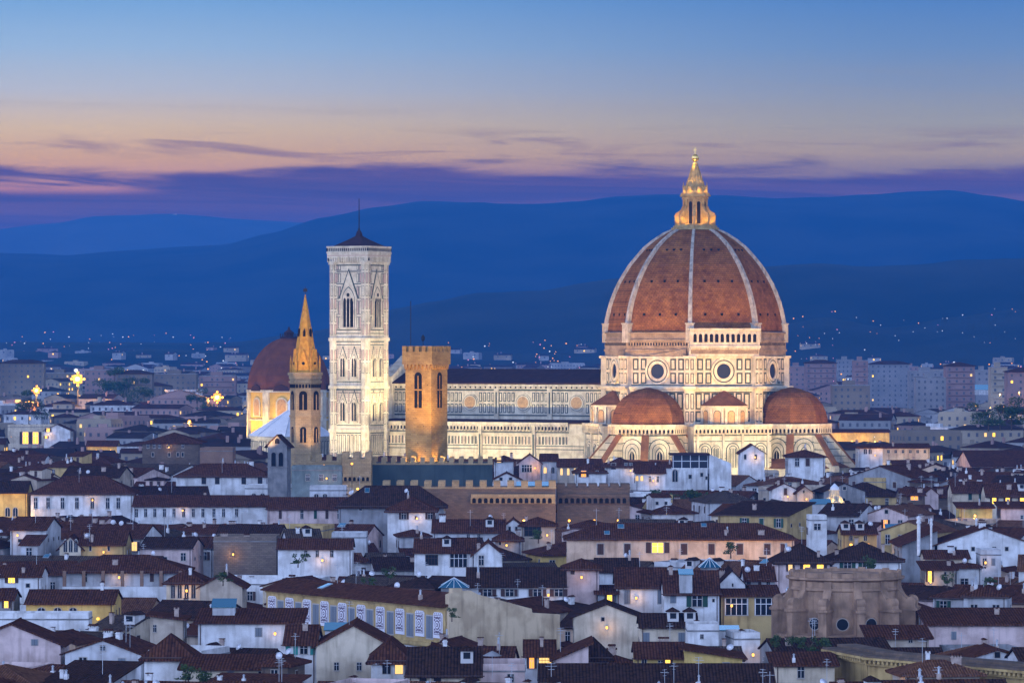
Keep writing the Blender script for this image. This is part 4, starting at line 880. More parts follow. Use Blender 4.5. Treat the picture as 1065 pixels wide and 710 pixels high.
# ---- right of the palazzo
HP('pink white house with three yellow lit windows behind the round stone apse', 808, 863, 583, 566, 18, 14, 'hip', 'pale pink', [([822], 586, 594, 5, 'litw'), ([839, 853], 586.5, 594, 8, 'lit')], bot=593, deco_n=4, rmi=1)
HP('white house with two green shuttered windows behind the round stone apse', 866, 937, 581.5, 564, 18, 15, 'hip', 'white', [([881.5, 901], 584, 592, 9, 'openg')], bot=592, deco_n=3, rmi=1)
HP('white roof room with one window on a terrace above the three lit windows', 841, 860, 541, 539, 22, 6, 'flat', 'white', [([850], 544, 551, 8, 'plain')], bot=558, deco_n=0)
HP('ochre glowing house behind the white roof room', 876, 912, 554, 546, 19, 12, 'gx', 'ochre', [([885, 900], 556, 562, 4, 'arch')], bot=562, deco_n=4)
HP('long house front with glowing yellow strip below its eave, right of the apse', 962, 1008, 579, 572, 17, 9, 'gx', 'cream', [([972, 985], 582, 588, 4, 'plain')], bot=586, deco_n=2)
HP('house with one narrow yellow window right of the round stone apse', 962, 993, 591, 588, 16, 9, 'sf', 'beige', [([967], 593, 605, 4.5, 'lit'), ([983], 594, 599, 3, 'small')], bot=606, deco_n=1)
HP('small white block house right of the narrow yellow window', 995, 1021, 589, 586, 16, 8, 'hip', 'white', [([1003], 601, 609, 9, 'plain')], bot=609, deco_n=1)
HP('white house with two dark doorways at the right side', 1020, 1041, 577, 576, 17.5, 8, 'flat', 'grey white', [([1024, 1033], 580, 588, 4.5, ['plain', 'closedy'])], bot=600, deco_n=0)
HP('white and cream gabled house with streaked walls near the right edge', 972, 1078, 566, 548, 18, 14, 'gy', 'white', [([993, 1012, 1034, 1047], 568, 573, 4.5, ['small', 'small', 'plain', 'small'])], bot=577, deco_n=2); lm('streaked white gabled house', 1010, 560)
HP('cream house with three yellow lit windows at the right edge', 1026, 1080, 515, 502, 20.5, 12, 'gx', 'cream', [([1034, 1048, 1063], 516, 524, 5, 'lit')], bot=526, deco_n=2)
HP('cream house with two green doors left of the three right-edge lit windows', 991, 1025, 511, 501, 21, 12, 'gx', 'cream', [([1009, 1020], 511.5, 520, 4.5, 'closedg')], bot=521, deco_n=2)
HP('brown house with an orange lit window right of the glowing pinnacle', 937, 962, 514, 508, 21, 12, 'gx', 'brown stone', [([951], 514, 520, 9, 'lito')], bot=522, deco_n=1)
HP('pinkish gabled house right of the orange lit window', 961, 976, 513, 507, 21, 12, 'gy', 'pale pink', [], bot=525, deco_n=1)
HP('yellow glowing wall house with pinkish neighbour near the right edge', 998, 1032, 527, 524, 20, 8, 'sf', 'yellow', [], bot=540, deco_n=1)
HP('salmon pink blank house at the right edge', 1041, 1085, 527, 523, 20, 9, 'sf', 'pale pink', [([1063], 535, 540, 4, 'small')], bot=541, deco_n=2)
HP('white gabled house with shuttered window under the cathedral east end', 803, 828, 508, 502, 21.5, 12, 'gy', 'white', [([817], 507, 515, 4, 'closed')], bot=520, deco_n=1)
HP('beige gabled house beside the white one under the cathedral east end', 829, 845, 511, 505, 21, 12, 'gy', 'beige', [([836], 509, 513, 2.6, 'small')], bot=519, deco_n=0)
HP('white house with arcaded top windows and green corner stair near the cathedral', 893, 918, 465, 463, 26, 12, 'hip', 'grey white', [([900, 905], 466, 472, 4, 'arch')], bot=483, deco_n=0)
HP('long lit cream building with small dark windows right of the cathedral', 918, 967, 465, 461, 23, 10, 'gx', 'cream', [(rng(924, 962, 6), 467.5, 471, 3, 'plain')], bot=478, deco_n=1)
HP('long yellow lit wall right of the cathedral east end', 853, 925, 449, 446, 19, 10, 'sf', 'yellow', [], bot=459, deco_n=0)
HP('white flat house left of the streaked gabled house with two flues', 938, 975, 566, 548, 18, 22, 'sl', 'grey', [], bot=568, deco_n=2, keep=False)
# ---- white houses under the cathedral
HP('white house with a glowing orange window under the nave', 598, 630, 490, 481, 24, 12, 'hip', 'white', [([607], 489, 496, 6, 'lito'), ([621], 489, 493, 3, 'small')], bot=502, deco_n=1)
HP('white square house with brown windows under the south apse', 630, 661, 484, 476, 25, 12, 'hip', 'white', [([638], 481, 488, 5.5, 'closed'), ([651, 656], 481, 487, 3.6, 'plain')], bot=500, deco_n=1); lm('white square house', 645, 486)
HP('low house with two round-arched yellow windows beside the modern white house', 661, 692, 491, 484, 24, 12, 'gx', 'white', [([662.5, 667.5], 494, 500, 3.6, 'litarch'), ([676, 684], 495, 501, 2.6, 'plain')], bot=502, deco_n=0)
HP('pinkish house with arched loggia under the nave wall', 540, 562, 480, 472, 25, 10, 'gy', 'pale pink', [([548], 483, 491, 12, 'wide')], bot=492, deco_n=0)
HP('white house with arched lit window right of the pink loggia house', 562, 580, 478, 472, 25.5, 10, 'gx', 'grey white', [([567, 575], 485, 492, 4, ['litarch', 'arch'])], bot=493, deco_n=0)
HP('long house with a row of yellow lit openings under the nave', 580, 626, 484, 477, 24.5, 10, 'gx', 'beige', [([584, 591, 598], 486, 494, 3.2, 'litarch'), ([608], 486, 494, 6, 'lit')], bot=497, deco_n=0)
HP('small gabled white house in front of the pink loggia house', 513, 541, 498, 491, 24, 9, 'gy', 'white', [([521, 531], 496, 500, 4, 'small')], bot=501, deco_n=0)
HP('white house with lit window at the left end under the nave', 514, 534, 478, 474, 26, 9, 'hip', 'grey white', [([519], 475, 481, 5, 'litw')], bot=487, deco_n=1)
HP('tall blue white house with stair windows under the east apse', 770, 795, 470, 462, 27, 12, 'gy', 'white', [([775, 786], 472, 478, 3, 'small')], bot=487, deco_n=0)
HP('white hipped house with brown windows under the east apse', 820, 858, 474, 468, 26, 14, 'hip', 'white', [([829, 840], 476, 485, 5, ['plain', 'closed'])], bot=492, deco_n=1)
# ---- lower left
lr, lrf, lw_, li = HP('loggia house with brown pillars over a white parapet under a broad dark roof', 66, 190, 592, 577, 16.2, 13, 'hip', 'grey white', [([88], 596, 605, 6, 'plain'), ([158, 168], 595, 605, 5, 'closed')], bot=622, deco_n=1, rmi=0, ov=1.2); lm('pillared loggia house', 128, 600)
for u in rng(-li['w']/2+.3, li['w']/2-.3, 7): b = MB(); b.box(u-.3, u+.3, -li['d']/2-1.5, -li['d']/2-.95, li['h']-3.2, li['h']-.15); b.build('pillar', WM['brick'], lr)
b = MB(); b.box(-li['w']/2, li['w']/2, -li['d']/2-1.7, -li['d']/2, 0, li['h']-2.9); b.build('parapet', WM['white'], lr)
HP('low yellow building with moulded cornice below the colonnaded loggia house', 27, 118, 626, 613, 14.5, 14, 'gx', 'yellow', [([43, 60, 76], 631, 640, 9, 'arch')], bot=640, deco_n=1)
HP('long blue white wall with flat top across the lower left', -20, 92, 644, 642, 13.5, 6, 'flat', 'white', [], bot=657, deco_n=0)
HP('white house with one yellow lit window at the left edge', -10, 42, 598, 588, 16.5, 12, 'gx', 'white', [([12], 600, 606, 8, 'lit'), ([29], 606, 611, 5, 'small')], bot=612, deco_n=2)
HP('small dark house with a yellow lit window near the bottom left edge', -8, 14, 622, 614, 15, 9, 'gx', 'grey', [([6.5], 624, 632, 5, 'lit')], bot=640, deco_n=0)
HP('big pale pink gable wall in the bottom left corner', -40, 63, 669, 648, 14.5, 12, 'gy', 'pale pink', [([36], 664, 671, 8, 'closedy')], bot=692, deco_n=1); lm('big pale pink gable', 20, 668)
HP('white house with hipped pyramid roof and one small dark window', 150, 199, 681, 660, 15, 9, 'hip', 'white', [([191], 687, 694, 5.6, 'small')], bot=710, deco_n=0, rmi=0)
HP('narrow beige and white house behind the pyramid-roofed house', 156, 190, 643, 639, 16, 8, 'sr', 'beige', [([161], 649, 657, 4, 'plain')], bot=662, deco_n=1)
HP('beige gabled house with grey wing above the blue white house', 208, 252, 609, 597, 16.5, 12, 'gy', 'beige', [], bot=622, deco_n=1)
HP('cream house with a row of pale arches under a dark roof', 173, 211, 604, 593, 17, 12, 'hip', 'cream', [([180, 187, 194, 201], 605.5, 622, 5, 'arch')], bot=625, deco_n=1)
HP('long blue white house with one small window in the lower left', 206, 312, 646, 636, 15.5, 12, 'sf', 'white', [([269], 652, 662, 8, 'closedy')], bot=674, deco_n=1, rz=0); lm('long blue white house', 255, 650)
HP('beige gabled house with two little dark windows at the bottom', 329, 406, 670, 649, 15.5, 15, 'gy', 'cream', [([350, 373.5], 688, 697, 5.6, 'plain')], bot=710, deco_n=1, rmi=2, sidewin=False); lm('beige gabled house', 365, 675)
HP('small tiled house with bright teal shutters attached to the beige gabled house', 296, 329, 668, 652, 15.6, 14, 'gx', 'white', [([299.5], 669, 682, 5.5, 'teal'), ([307.5, 325], 669, 681, 5.5, 'teal'), ([316], 670, 680, 9, 'plain')], bot=682, deco_n=1, rmi=2)
HP('white house with brown loggia windows under a broad roof at the bottom', 386, 424, 684, 666, 15, 14, 'hip', 'white', [([402, 415], 685, 701, 9, ['wideb', 'litwide'])], bot=710, deco_n=0)
HP('cream house with garden trellis in the bottom left', 190, 296, 694, 690, 14, 10, 'sf', 'cream', [([212, 240, 272, 289], 697, 710, 8, ['plain', 'closedy'])], bot=710, deco_n=0, keep=False)
HP('cream gabled wall house with one tiny square window below the turret house', 597, 665, 640, 627, 15.5, 12, 'gy', 'cream', [([627], 641, 646, 4.5, 'small')], bot=680, deco_n=0, rmi=1); lm('cream gabled wall', 630, 650)
HP('pink gabled house with drainpipes along the bottom edge', 452, 512, 693, 676, 14, 14, 'sr', 'pale pink', [([494], 702, 710, 6, 'plain')], bot=710, deco_n=1)
HP('house with white curtained lit windows at the bottom centre', 546, 577, 680, 667, 15, 11, 'gx', 'white', [([553], 682, 695, 6, 'lito'), ([567], 682, 694, 14, 'litwide')], bot=696, deco_n=1)
HP('pinkish end wall house beside the curtained lit windows', 577, 612, 684, 664, 15, 12, 'sl', 'pale pink', [], bot=695, deco_n=1, keep=False)
HP('white and pink terrace house with parasol at the bottom centre', 496, 546, 698, 689, 14, 10, 'flat', 'pale pink', [([531], 700, 709, 8, 'plain')], bot=705, deco_n=1, keep=False)
HP('small white hipped house at the foot of the cream gabled wall', 603, 633, 681, 665, 14.5, 9, 'hip', 'white', [], bot=690, deco_n=0, rmi=1)
HP('yellow house with arched porch and one lit door', 661, 712, 682, 669, 14, 12, 'gx', 'yellow', [([670], 682, 694, 6, 'arch'), ([687], 686, 693, 6, 'plain'), ([694.5], 685.5, 693, 6, 'lit')], bot=694, deco_n=2, rmi=2)
HP('yellow end wall house with a blue shutter near the apse', 712, 772, 683, 674, 14, 12, 'sr', 'yellow', [([755], 688, 696, 8, 'closedy')], bot=696, deco_n=2)
HP('white roof terrace room with plants above the yellow house', 715, 748, 656, 655, 15.5, 7, 'flat', 'white', [([730], 659, 664, 4, 'plain')], bot=672, deco_n=2)
HP('dark roofed low house with ochre front behind the roof terrace room', 666, 725, 650, 638, 15.5, 10, 'gx', 'cream', [([672, 709], 657, 668, 8, 'closedy')], bot=665, deco_n=2, rmi=1)
HP('long dark tiled roof along the bottom edge', 562, 806, 716, 690, 13, 17, 'gx', 'cream', [], bot=712, deco_n=0, rmi=1)
HP('cream wall house with little terrace at the bottom right', 806, 868, 690, 687, 14, 9, 'sf', 'cream', [([833], 692, 705, 8, 'plain')], bot=710, deco_n=1, rz=0)
HP('dark roofed house with long chimney stack behind the pink gabled house', 424, 500, 700, 674, 14, 14, 'gx', 'cream', [([440, 455], 703, 710, 8, 'wideb')], bot=710, deco_n=2, rmi=1, keep=False)
# ---- far left and right
HP('cream flat building with two tall bright yellow windows at the far left', 8, 56, 444, 443, 20, 14, 'flat', 'cream', [([26.5, 37], 448.5, 462, 7, 'lit')], bot=466, deco_n=0)
HP('white gabled house with a small yellow window far left', 46, 73, 447, 441, 20, 12, 'gy', 'white', [([50], 445, 449, 4, 'lit'), ([48], 453, 456, 3, 'lit')], bot=458, deco_n=0)
HP('low wall glowing yellow under a dark roof far left', 90, 122, 463, 458, 19, 10, 'gx', 'yellow', [], bot=468, deco_n=0)
HP('great purple red tiled hall roof at the right edge', 1010, 1100, 484, 469, 18, 45, 'gx', 'pale pink', [], bot=486, deco_n=0, rmi=2, cat='hall', name='hall')
HP('long low white barrack building with a row of small windows far right', 893, 985, 421, 412, 14, 40, 'gx', 'cream', [(rng(900, 978, 14), 417+6, 426, 3, 'small')], bot=424, deco_n=0, cat='building', name='building')
# ---------------------------------------------------------------- painted panel building
def custom(label, cat, name, x, y, rz, px, py, w, d):
    r = thing(name, label, cat, (x, y, 0), rz); r['_px'] = px; r['_py'] = py; FOOT.append((x, y, w/2+1, d/2+1, R(rz))); return r
A = Vector(((277-PX0)*680/F, 680)); B_ = Vector(((465-PX0)*635/F, 635)); dv = B_-A; LEN = dv.length; ang = math.degrees(math.atan2(dv.y, dv.x)); nrm = Vector((dv.y, -dv.x)).normalized()
mid = (A+B_)/2 - nrm*3.75
pb = custom('long ochre building with white ornamented panels between tall windows, low left of centre', 'palazzo', 'palazzo', mid.x, mid.y, ang, 370, 630, LEN, 7.5); lm('long ornamented panel building', 370, 635)
KEEP.append((268, 470, 634, 664)); KEEP.append((466, 582, 634, 664))
def u_of(px):
    t = (px-PX0)/F; u = (A.x - t*A.y)/(t*dv.y/LEN - dv.x/LEN); return u - LEN/2
wb = MB(); rf = addblock(pb, wb, 0, 0, LEN, 7.5, 18, 'gx', .34, RM[2], .9); wb.box(-LEN/2, LEN/2, -4.1, -3.7, 11.6, 12.1); wb.box(-LEN/2, LEN/2, -4.0, -3.7, 17.2, 17.6); wb.build('wall', WM['ochre'], pb)
b = MB(); b.box(-LEN/2, LEN/2, -4.6, -3.74, 10.6, 11.4); b.build('ledge', WM['white'], pb)
PANELW = mat('panel_white', (.66, .64, .66), .7); PANELD = mat('panel_ornament', (.16, .12, .15), .8)
b = MB(); b.plate([(-1.25, 0), (1.25, 0), (1.25, 3.5), (.9, 3.8), (-.9, 3.8), (-1.25, 3.5)], .14, 0); b.plate([(-1.05, .5), (1.05, .5), (1.05, 3.4), (-1.05, 3.4)], .17, 1); b.plate([(-.95, .6), (.95, .6), (.95, 3.3), (-.95, 3.3)], .2, 0)
b.plate(disc(0, 1.95, .72, 16), .23, 1); b.plate(disc(0, 1.95, .52, 16), .26, 0); b.plate(disc(0, 1.95, .3, 10), .29, 1); b.plate(disc(0, 1.95, .14, 8), .32, 0)
for sx_ in (-1, 1):
    for z in (.85, 1.25, 2.65, 3.05): b.plate(disc(sx_*.72, z, .17, 8), .23, 1); 
    for z in (.95, 2.95): b.plate(disc(sx_*.32, z, .2, 8), .23, 1)
for z in (.9, 3.05): b.plate([(-.12, z-.18), (.12, z-.18), (.2, z), (0, z+.22), (-.2, z)], .23, 1)
for i in range(4): b.plate(disc(-.75+i*.5, 3.58, .1, 6), .17, 1)
PNL = b.mesh('ornamented_panel', [PANELW, PANELD])
for px in (283.5, 301.6, 319.7, 338, 356.4, 376, 396, 416.4, 437, 456): inst('ornamented_panel', PNL, pb, (u_of(px), -3.75, 12.9), prune=False)
for px in (292, 310.5, 328.6, 347, 365.7, 384.8, 406, 426.6, 447): inst('window', WIN['closedy'], pb, (u_of(px), -3.75, 12.6), 0, (1.7, 1, 1.9), prune=False)
b = MB(); x0 = LEN/2
b.M = Matrix.Translation((x0+.6, -3.75, 0)) @ Matrix.Rotation(PI/2, 4, 'Z')
b.plate([(0, 0), (19.4, 0), (19.4, 15.9), (14.5, 16.3), (14.4, 16.9), (5, 19.3), (3.8, 19.9), (2.3, 19.9), (2.2, 20.3), (.6, 20.3), (.6, 19.6), (0, 19.4)], 0, 0, -1.1)
b.build('end_wall', wallm('warm_cream', (.56, .43, .27), d=.6), pb)
b = MB(); b.add([(x0-.4, 3.75, 18.0), (x0-.4, 15.6, 15.2), (-x0, 15.6, 15.2), (-x0, 3.75, 18.0), (x0-.4, 3.75, 0), (x0-.4, 15.6, 0), (-x0, 15.6, 0), (-x0, 3.75, 0)], [(0, 1, 2, 3), (4, 5, 1, 0), (5, 6, 2, 1), (6, 7, 3, 2)]); b.build('rear_roof', RM[1], pb)
FOOT.append((mid.x - nrm.x*10, mid.y - nrm.y*10, LEN/2, 8, R(ang)))
deco(rf, 'gx', LEN, 7.5, .34, 7, random.Random(5))
# ---------------------------------------------------------------- round stone apse
AY = 650.0; apx = (879-PX0)*AY/F; AST = mat('apse_stone', (.38, .24, .15), .9, (.22, .14, .09), .5, .3, dirt=.6)
ap = custom('round pinkish stone apse ringed with scrolled buttresses and round windows, lower right', 'church', 'church_apse', apx, AY, 0, 879, 620, 26, 26); lm('round stone apse', 879, 625); KEEP.append((804, 955, 636, 664))
zt = Zat(597, AY-8); r0 = 8.15
b = MB(); b.lathe([(r0, 0), (r0, zt-2.6), (r0+.3, zt-2.5), (r0+.3, zt-2.1), (r0+.1, zt-2), (r0+.1, zt-1.2), (r0+.75, zt-.9), (r0+.75, zt-.6), (r0+.2, zt-.55), (r0+.2, zt+.1), (r0-.5, zt+.1), (r0-.5, zt-.3)], 48)
b.lathe([(r0+2.6, 0), (r0+2.6, Zat(661, AY-9)), (r0, Zat(659, AY-9))], 48); b.build('drum', AST, ap)
b = MB(); b.lathe([(r0-.4, zt-.9), (.1, zt-.2)], 32); b.build('roof', RM[1], ap)
for k in range(12):
    a = 30*k+8
    b = MB(); b.M = Matrix.Rotation(R(a), 4, 'Z'); zp = Zat(628, AY-9)
    pts = [(r0-.2, 0), (r0+3.0, 0), (r0+3.0, zp-1.2), (r0+3.15, zp-1.1), (r0+3.15, zp-.8), (r0+2.9, zp-.7)] + [(r0+2.2+.75*math.cos(R(t)), zp+.1+.75*math.sin(R(t))) for t in range(-30, 160, 20)] + [(r0+1.0, zp+.9), (r0+.4, zp+1.9), (r0-.2, zp+2.4)]
    b.plate(pts, .62, 0, -.62); b.box(r0-.1, r0+3.3, -.85, .85, zp-1.2, zp-.85); b.build('buttress', AST, ap)
    b = MB(); b.M = Matrix.Rotation(R(a+15-270), 4, 'Z') @ Matrix.Translation((0, -r0*.985, 0)); zc = Zat(649, AY-8)
    b.plate(disc(0, zc, 1.2, 20), .32, 0); b.plate(disc(0, zc, .95, 20), .36, 2); b.plate(disc(0, zc, .85, 20), .4, 1); b.build('round_window', [AST, PANE, FRAME], ap)
    b = MB(); b.M = Matrix.Rotation(R(a-270), 4, 'Z') @ Matrix.Translation((0, -r0, 0)); b.box(-.55, .55, -.35, .1, zt-2.6, zt+.3); b.build('pilaster', AST, ap)
# ---------------------------------------------------------------- moulded cornice palace bottom right
def cornice_block(label, x0, y0, x1, y1, z, d, pxc, pyc, bot):
    a = Vector((x0, y0)); c = Vector((x1, y1)); dd = c-a; Ln = dd.length; an = math.degrees(math.atan2(dd.y, dd.x)); nn = Vector((dd.y, -dd.x)).normalized(); m_ = (a+c)/2-nn*d/2
    r = custom(label, 'palazzo', 'palazzo', m_.x, m_.y, an, pxc, pyc, Ln, d)
    b = MB(); b.box(-Ln/2, Ln/2, -d/2, d/2, 0, z-1.0); b.build('wall', WM['ochre'], r)
    b = MB(); b.box(-Ln/2-.1, Ln/2+.1, -d/2-.5, d/2, z-1.0, z-.7, 0); b.box(-Ln/2-.1, Ln/2+.1, -d/2-1.1, d/2, z-.25, z+.05, 0)
    i = -Ln/2+.2
    while i < Ln/2-.3: b.box(i, i+.4, -d/2-.9, -d/2, z-.7, z-.25, 0); i += .85
    b.build('cornice', [WM['ochre']], r)
    b = MB(); b.box(-Ln/2, Ln/2, -d/2-.9, -d/2+1.2, z+.05, z+.3); b.box(-Ln/2, Ln/2, -d/2+1.2, d/2, z+.05, z+.7); b.build('stone_ledge', WM['brown stone'], r)
    return r
cornice_block('long ochre palazzo with dentil cornice and stone ledge in the bottom right corner', (903-PX0)*569/F, 569, (1120-PX0)*538/F, 538, 15.0, 4, 1000, 690, 0)
cornice_block('short ochre palazzo wing with dentil cornice at the foot of the round apse', (862-PX0)*584/F, 584, (902-PX0)*570/F, 570, 15.0, 4, 884, 680, 0)
KEEP.append((860, 1100, 536, 708)); lm('bottom right ochre palazzo', 985, 690)
HP('low grey stone wall building behind the dentil cornice palazzo', 905, 966, 662, 660, 14.5, 10, 'sf', 'beige', [([947], 650+14, 668, 5, 'plain')], bot=674, deco_n=0, keep=False)
HP('long plain pinkish parapet building right of the round stone apse', 966, 1085, 648, 640, 15.3, 14, 'sf', 'pale pink', [([992], 656, 665, 6, 'closedy')], bot=672, deco_n=1)
# ---------------------------------------------------------------- battlemented walls
def bwall(label, px0, px1, ytop, Y, d, m, mw, gap, mh, corb=None, mm=None, lampn=0):
    x0 = (px0-PX0)*Y/F; x1 = (px1-PX0)*Y/F; z = Zat(ytop, Y); w = x1-x0
    r = custom(label, 'palace', 'battlemented_palace', (x0+x1)/2, Y+d/2, 0, (px0+px1)/2, ytop+8, w, d)
    b = MB(); b.box(-w/2, w/2, -d/2, d/2, 0, z-mh); b.build('wall', m, r)
    b = MB()
    for dg, ex, di in ((0, w/2, d/2), (180, w/2, d/2), (90, d/2, w/2), (-90, d/2, w/2)): b.M = FM(0, 0, dg, di); merlons(b, -ex, ex, z-mh-.02, mh, mw, gap, .6, 0); b.box(-ex-.1, ex+.1, -.12, .1, z-mh-.35, z-mh, 0)
    b.build('battlement', mm or m, r)
    if corb:
        yt, yb, a0, a1, st = corb; zt_, zb = Zat(yt, Y), Zat(yb, Y); b = MB(); b.M = FM(0, 0, 0, d/2); ua, ub = (a0-PX0)*Y/F-(x0+x1)/2, (a1-PX0)*Y/F-(x0+x1)/2
        b.box(ua, ub, -.55, .1, zt_-.4, zt_+.3, 0); b.box(ua, ub, -.35, .1, zb-.1, zt_-.4, 0)
        n = int((ub-ua)/st)
        for i in range(n): b.plate(arch(ua+(i+.5)*st, zb, st*.62, zt_-.4-st*.4, n=6), .38, 1, .3); b.box(ua+i*st-.12, ua+i*st+.12, -.6, .1, zb, zt_-.4, 0)
        b.build('corbel_arcade', [mm or m, DARK], r)
    return r
DGRN = mat('dark_green_grey_wall', (.055, .075, .075), .9, (.04, .055, .058), .3, .2, dirt=.4)
bwall('long dark green grey battlemented wall of a palace in front of the nave', 386.5, 512, 475.5, 985, 12, DGRN, 1.0, 1.15, 1.3, mm=SANDST); lm('dark battlemented wall', 450, 485)
bwall('pale brown battlemented palace corner with seven small arches left of the dark wall', 355.5, 386, 470, 975, 9, SANDST, .9, 1.2, 1.5, corb=(493.5, 500, 357, 385.5, 1.0))
bwall('low pale brown battlemented wall beside the foot of the spired tower', 318, 355, 473, 990, 7, SANDST, .9, 1.3, 1.4)
bwall('brown battlemented wall with orange lit arcade of small arches under it, in the centre', 398, 578, 500, 930, 8, WM['brown stone'], 1.3, 1.5, 1.3, corb=(515, 523, 490, 577.5, 1.25), mm=SANDST); lm('orange lit arcaded wall', 520, 515)
bwall('dark brown battlemented block with orange arcade running right to the white square house', 579, 655, 503, 935, 8, WM['brown stone'], 1.6, .5, .7, corb=(515, 523, 580, 654, 1.25), mm=WM['brown stone'])
KEEP += [(318, 386, 970, 506), (386, 512, 980, 500), (400, 490, 925, 513), (488, 655, 925, 529)]
# ---------------------------------------------------------------- bell gable
BGY = 1080; bg_x = (290.5-PX0)*BGY/F; bgt = custom('grey stone bell gable with three arched openings standing over the arcaded terrace', 'bell gable', 'bell_gable', bg_x, BGY, -14, 290, 478, 6, 5); lm('grey stone bell gable', 290, 475); KEEP.append((277, 305, 1078, 505))
zz = lambda y: Zat(y, BGY)
b = MB(); b.box(-2.5, 2.5, -1.7, 1.7, 0, zz(463)); b.M = FM(0, 0, 0, 1.7); b.plate([(-2.5, zz(463)), (2.5, zz(463)), (0, zz(452.5))], 0.0, 0, -3.4); b.box(-2.7, 2.7, -.2, .1, zz(485.5), zz(484.5)); b.build('wall', GREYST, bgt)
b = MB(); b.M = FM(0, 0, 0, 1.7); b.add([(-3.3, -.4, zz(464.5)), (0, -.4, zz(451.3)), (3.3, -.4, zz(464.5)), (-3.3, 3.8, zz(464.5)), (0, 3.8, zz(451.3)), (3.3, 3.8, zz(464.5)), (-3.3, -.4, zz(465.7)), (0, -.4, zz(452.6)), (3.3, -.4, zz(465.7)), (-3.3, 3.8, zz(465.7)), (0, 3.8, zz(452.6)), (3.3, 3.8, zz(465.7))],
    [(0, 1, 4, 3), (1, 2, 5, 4), (0, 6, 7, 1), (1, 7, 8, 2), (6, 9, 10, 7), (7, 10, 11, 8), (0, 3, 9, 6), (2, 8, 11, 5), (3, 4, 10, 9), (4, 5, 11, 10)]); b.build('roof', RM[1], bgt)
for u, y0, y1, w_ in ((0, 461, 455.5, 1.2), (-.95, 485, 470, 1.15), (.95, 485, 470, 1.15)):
    b = MB(); b.M = FM(0, 0, 0, 1.7); b.plate(arch(u, zz(y0), w_+.3, zz(y1)-w_/2), .08, 0); b.plate(arch(u, zz(y0), w_, zz(y1)-w_/2), .12, 1); b.build('bell_opening', [GREYST, DARK], bgt)
# ---------------------------------------------------------------- modern white house
MYY = 1110; mx_ = lambda px: (px-PX0)*MYY/F; mz_ = lambda y: Zat(y, MYY)
mh_ = custom('modern white house with a glazed top floor under a thin flat roof, before the cathedral', 'house', 'house', mx_(722), MYY+6, 0, 722, 485, 18, 14); lm('modern white glazed house', 722, 488); KEEP.append((690, 762, 1105, 510)); q = mx_(722)
b = MB(); b.box(mx_(691)-q, mx_(713)-q, -6.5, 4, 0, mz_(488)); b.box(mx_(713)-q+.002, mx_(736)-q, -5, 5, 0, mz_(487.5)); b.box(mx_(700)-q, mx_(738)-q, -3, 6, mz_(489)-1, mz_(486.8))
b.add([(mx_(738)-q, -4, 0), (mx_(761)-q, -4, 0), (mx_(761)-q, 6, 0), (mx_(738)-q, 6, 0), (mx_(738)-q, -4, mz_(472.5)), (mx_(761)-q, -4, mz_(482)), (mx_(761)-q, 6, mz_(482)), (mx_(738)-q, 6, mz_(472.5))], [(0, 1, 5, 4), (1, 2, 6, 5), (2, 3, 7, 6), (3, 0, 4, 7), (4, 5, 6, 7)])
b.build('wall', WM['white'], mh_)
b = MB(); b.box(mx_(700)-q, mx_(737)-q, -2.6, 5.5, mz_(487), mz_(473.6), 0)
for i in range(5): u = mx_(700)-q+.05+i*2.22; b.box(u, u+.2, -2.8, -2.5, mz_(487), mz_(473.6), 1)
b.box(mx_(700)-q, mx_(737)-q, -2.75, -2.5, mz_(480), mz_(479.2), 1); b.build('glazing', [GLASSD, PIPE], mh_)
b = MB(); b.box(mx_(697)-q, mx_(739)-q, -4, 6.2, mz_(473.6), mz_(471.6)); b.build('flat_roof', LEAD, mh_)
for px, y, k, s in ((702, 501, 'arch', 1.6), (718, 498, 'small', 1.2), (730, 496, 'small', 1.2), (735, 499, 'small', 1.0)): inst('window', WIN[k], mh_, (mx_(px)-q, -6.5 if px < 713 else -5, mz_(y)), 0, (s*.8, 1, s), prune=False)
# ---------------------------------------------------------------- glowing roof lantern, flues, glass roofs
GY = 1000; pn = custom('small glowing golden stone roof lantern among the dark roofs', 'roof lantern', 'roof_lantern', (868-PX0)*GY/F, GY, 10, 868, 512, 6, 6); lm('glowing golden pinnacle', 868, 512); KEEP.append((846, 890, 1003, 523))
zb_ = Zat(521, GY); b = MB(); b.prism(octa(2.3), 0, zb_); b.prism(octa(1.0), zb_, zb_+2.4); b.prism(octa(1.25), zb_+2.4, zb_+2.65)
for k in range(8): b.M = Matrix.Rotation(R(22.5+45*k), 4, 'Z'); b.plate([(.8, zb_), (2.0, zb_), (1.9, zb_+.6), (1.25, zb_+1.1), (1.05, zb_+2.1), (.8, zb_+2.1)], .16, 0, -.16)
b.M = Matrix.Identity(4); b.build('shaft', MARBLE, pn)
b = MB(); b.lathe([(1.1, zb_+2.65), (1.0, zb_+3.2), (.5, zb_+3.7), (.1, zb_+4.1)], 12); b.build('cap', PALE, pn)
for k in range(6): a = R(60*k); lamp('POINT', (2.6*math.cos(a), 2.6*math.sin(a), zb_+.35), 220, (1, .6, .14), pn, .15)
def flue(label, px, y0, y1, Y, r):
    t = thing('chimney_flue', label, 'flue', ((px-PX0)*Y/F, Y, Zat(y1, Y)-2)); h_ = Zat(y0, Y)-Zat(y1, Y)+2
    b = MB(); b.lathe([(r, 0), (r, h_-.9), (r*1.5, h_-.85), (r*1.5, h_-.55), (r*1.1, h_-.5), (r*1.1, h_)], 14); b.build('pipe', CHIMW, t)
    b = MB(); b.lathe([(r*1.5, h_), (r*1.5, h_+.12), (.05, h_+.5)], 14); b.build('cap', CHIMW, t)
flue('thick white round flue with a collar, left of the streaked gabled house', 955.5, 539, 566, 800, .32)
flue('thinner white flue standing next to the thick one', 968.5, 541, 560, 802, .2)
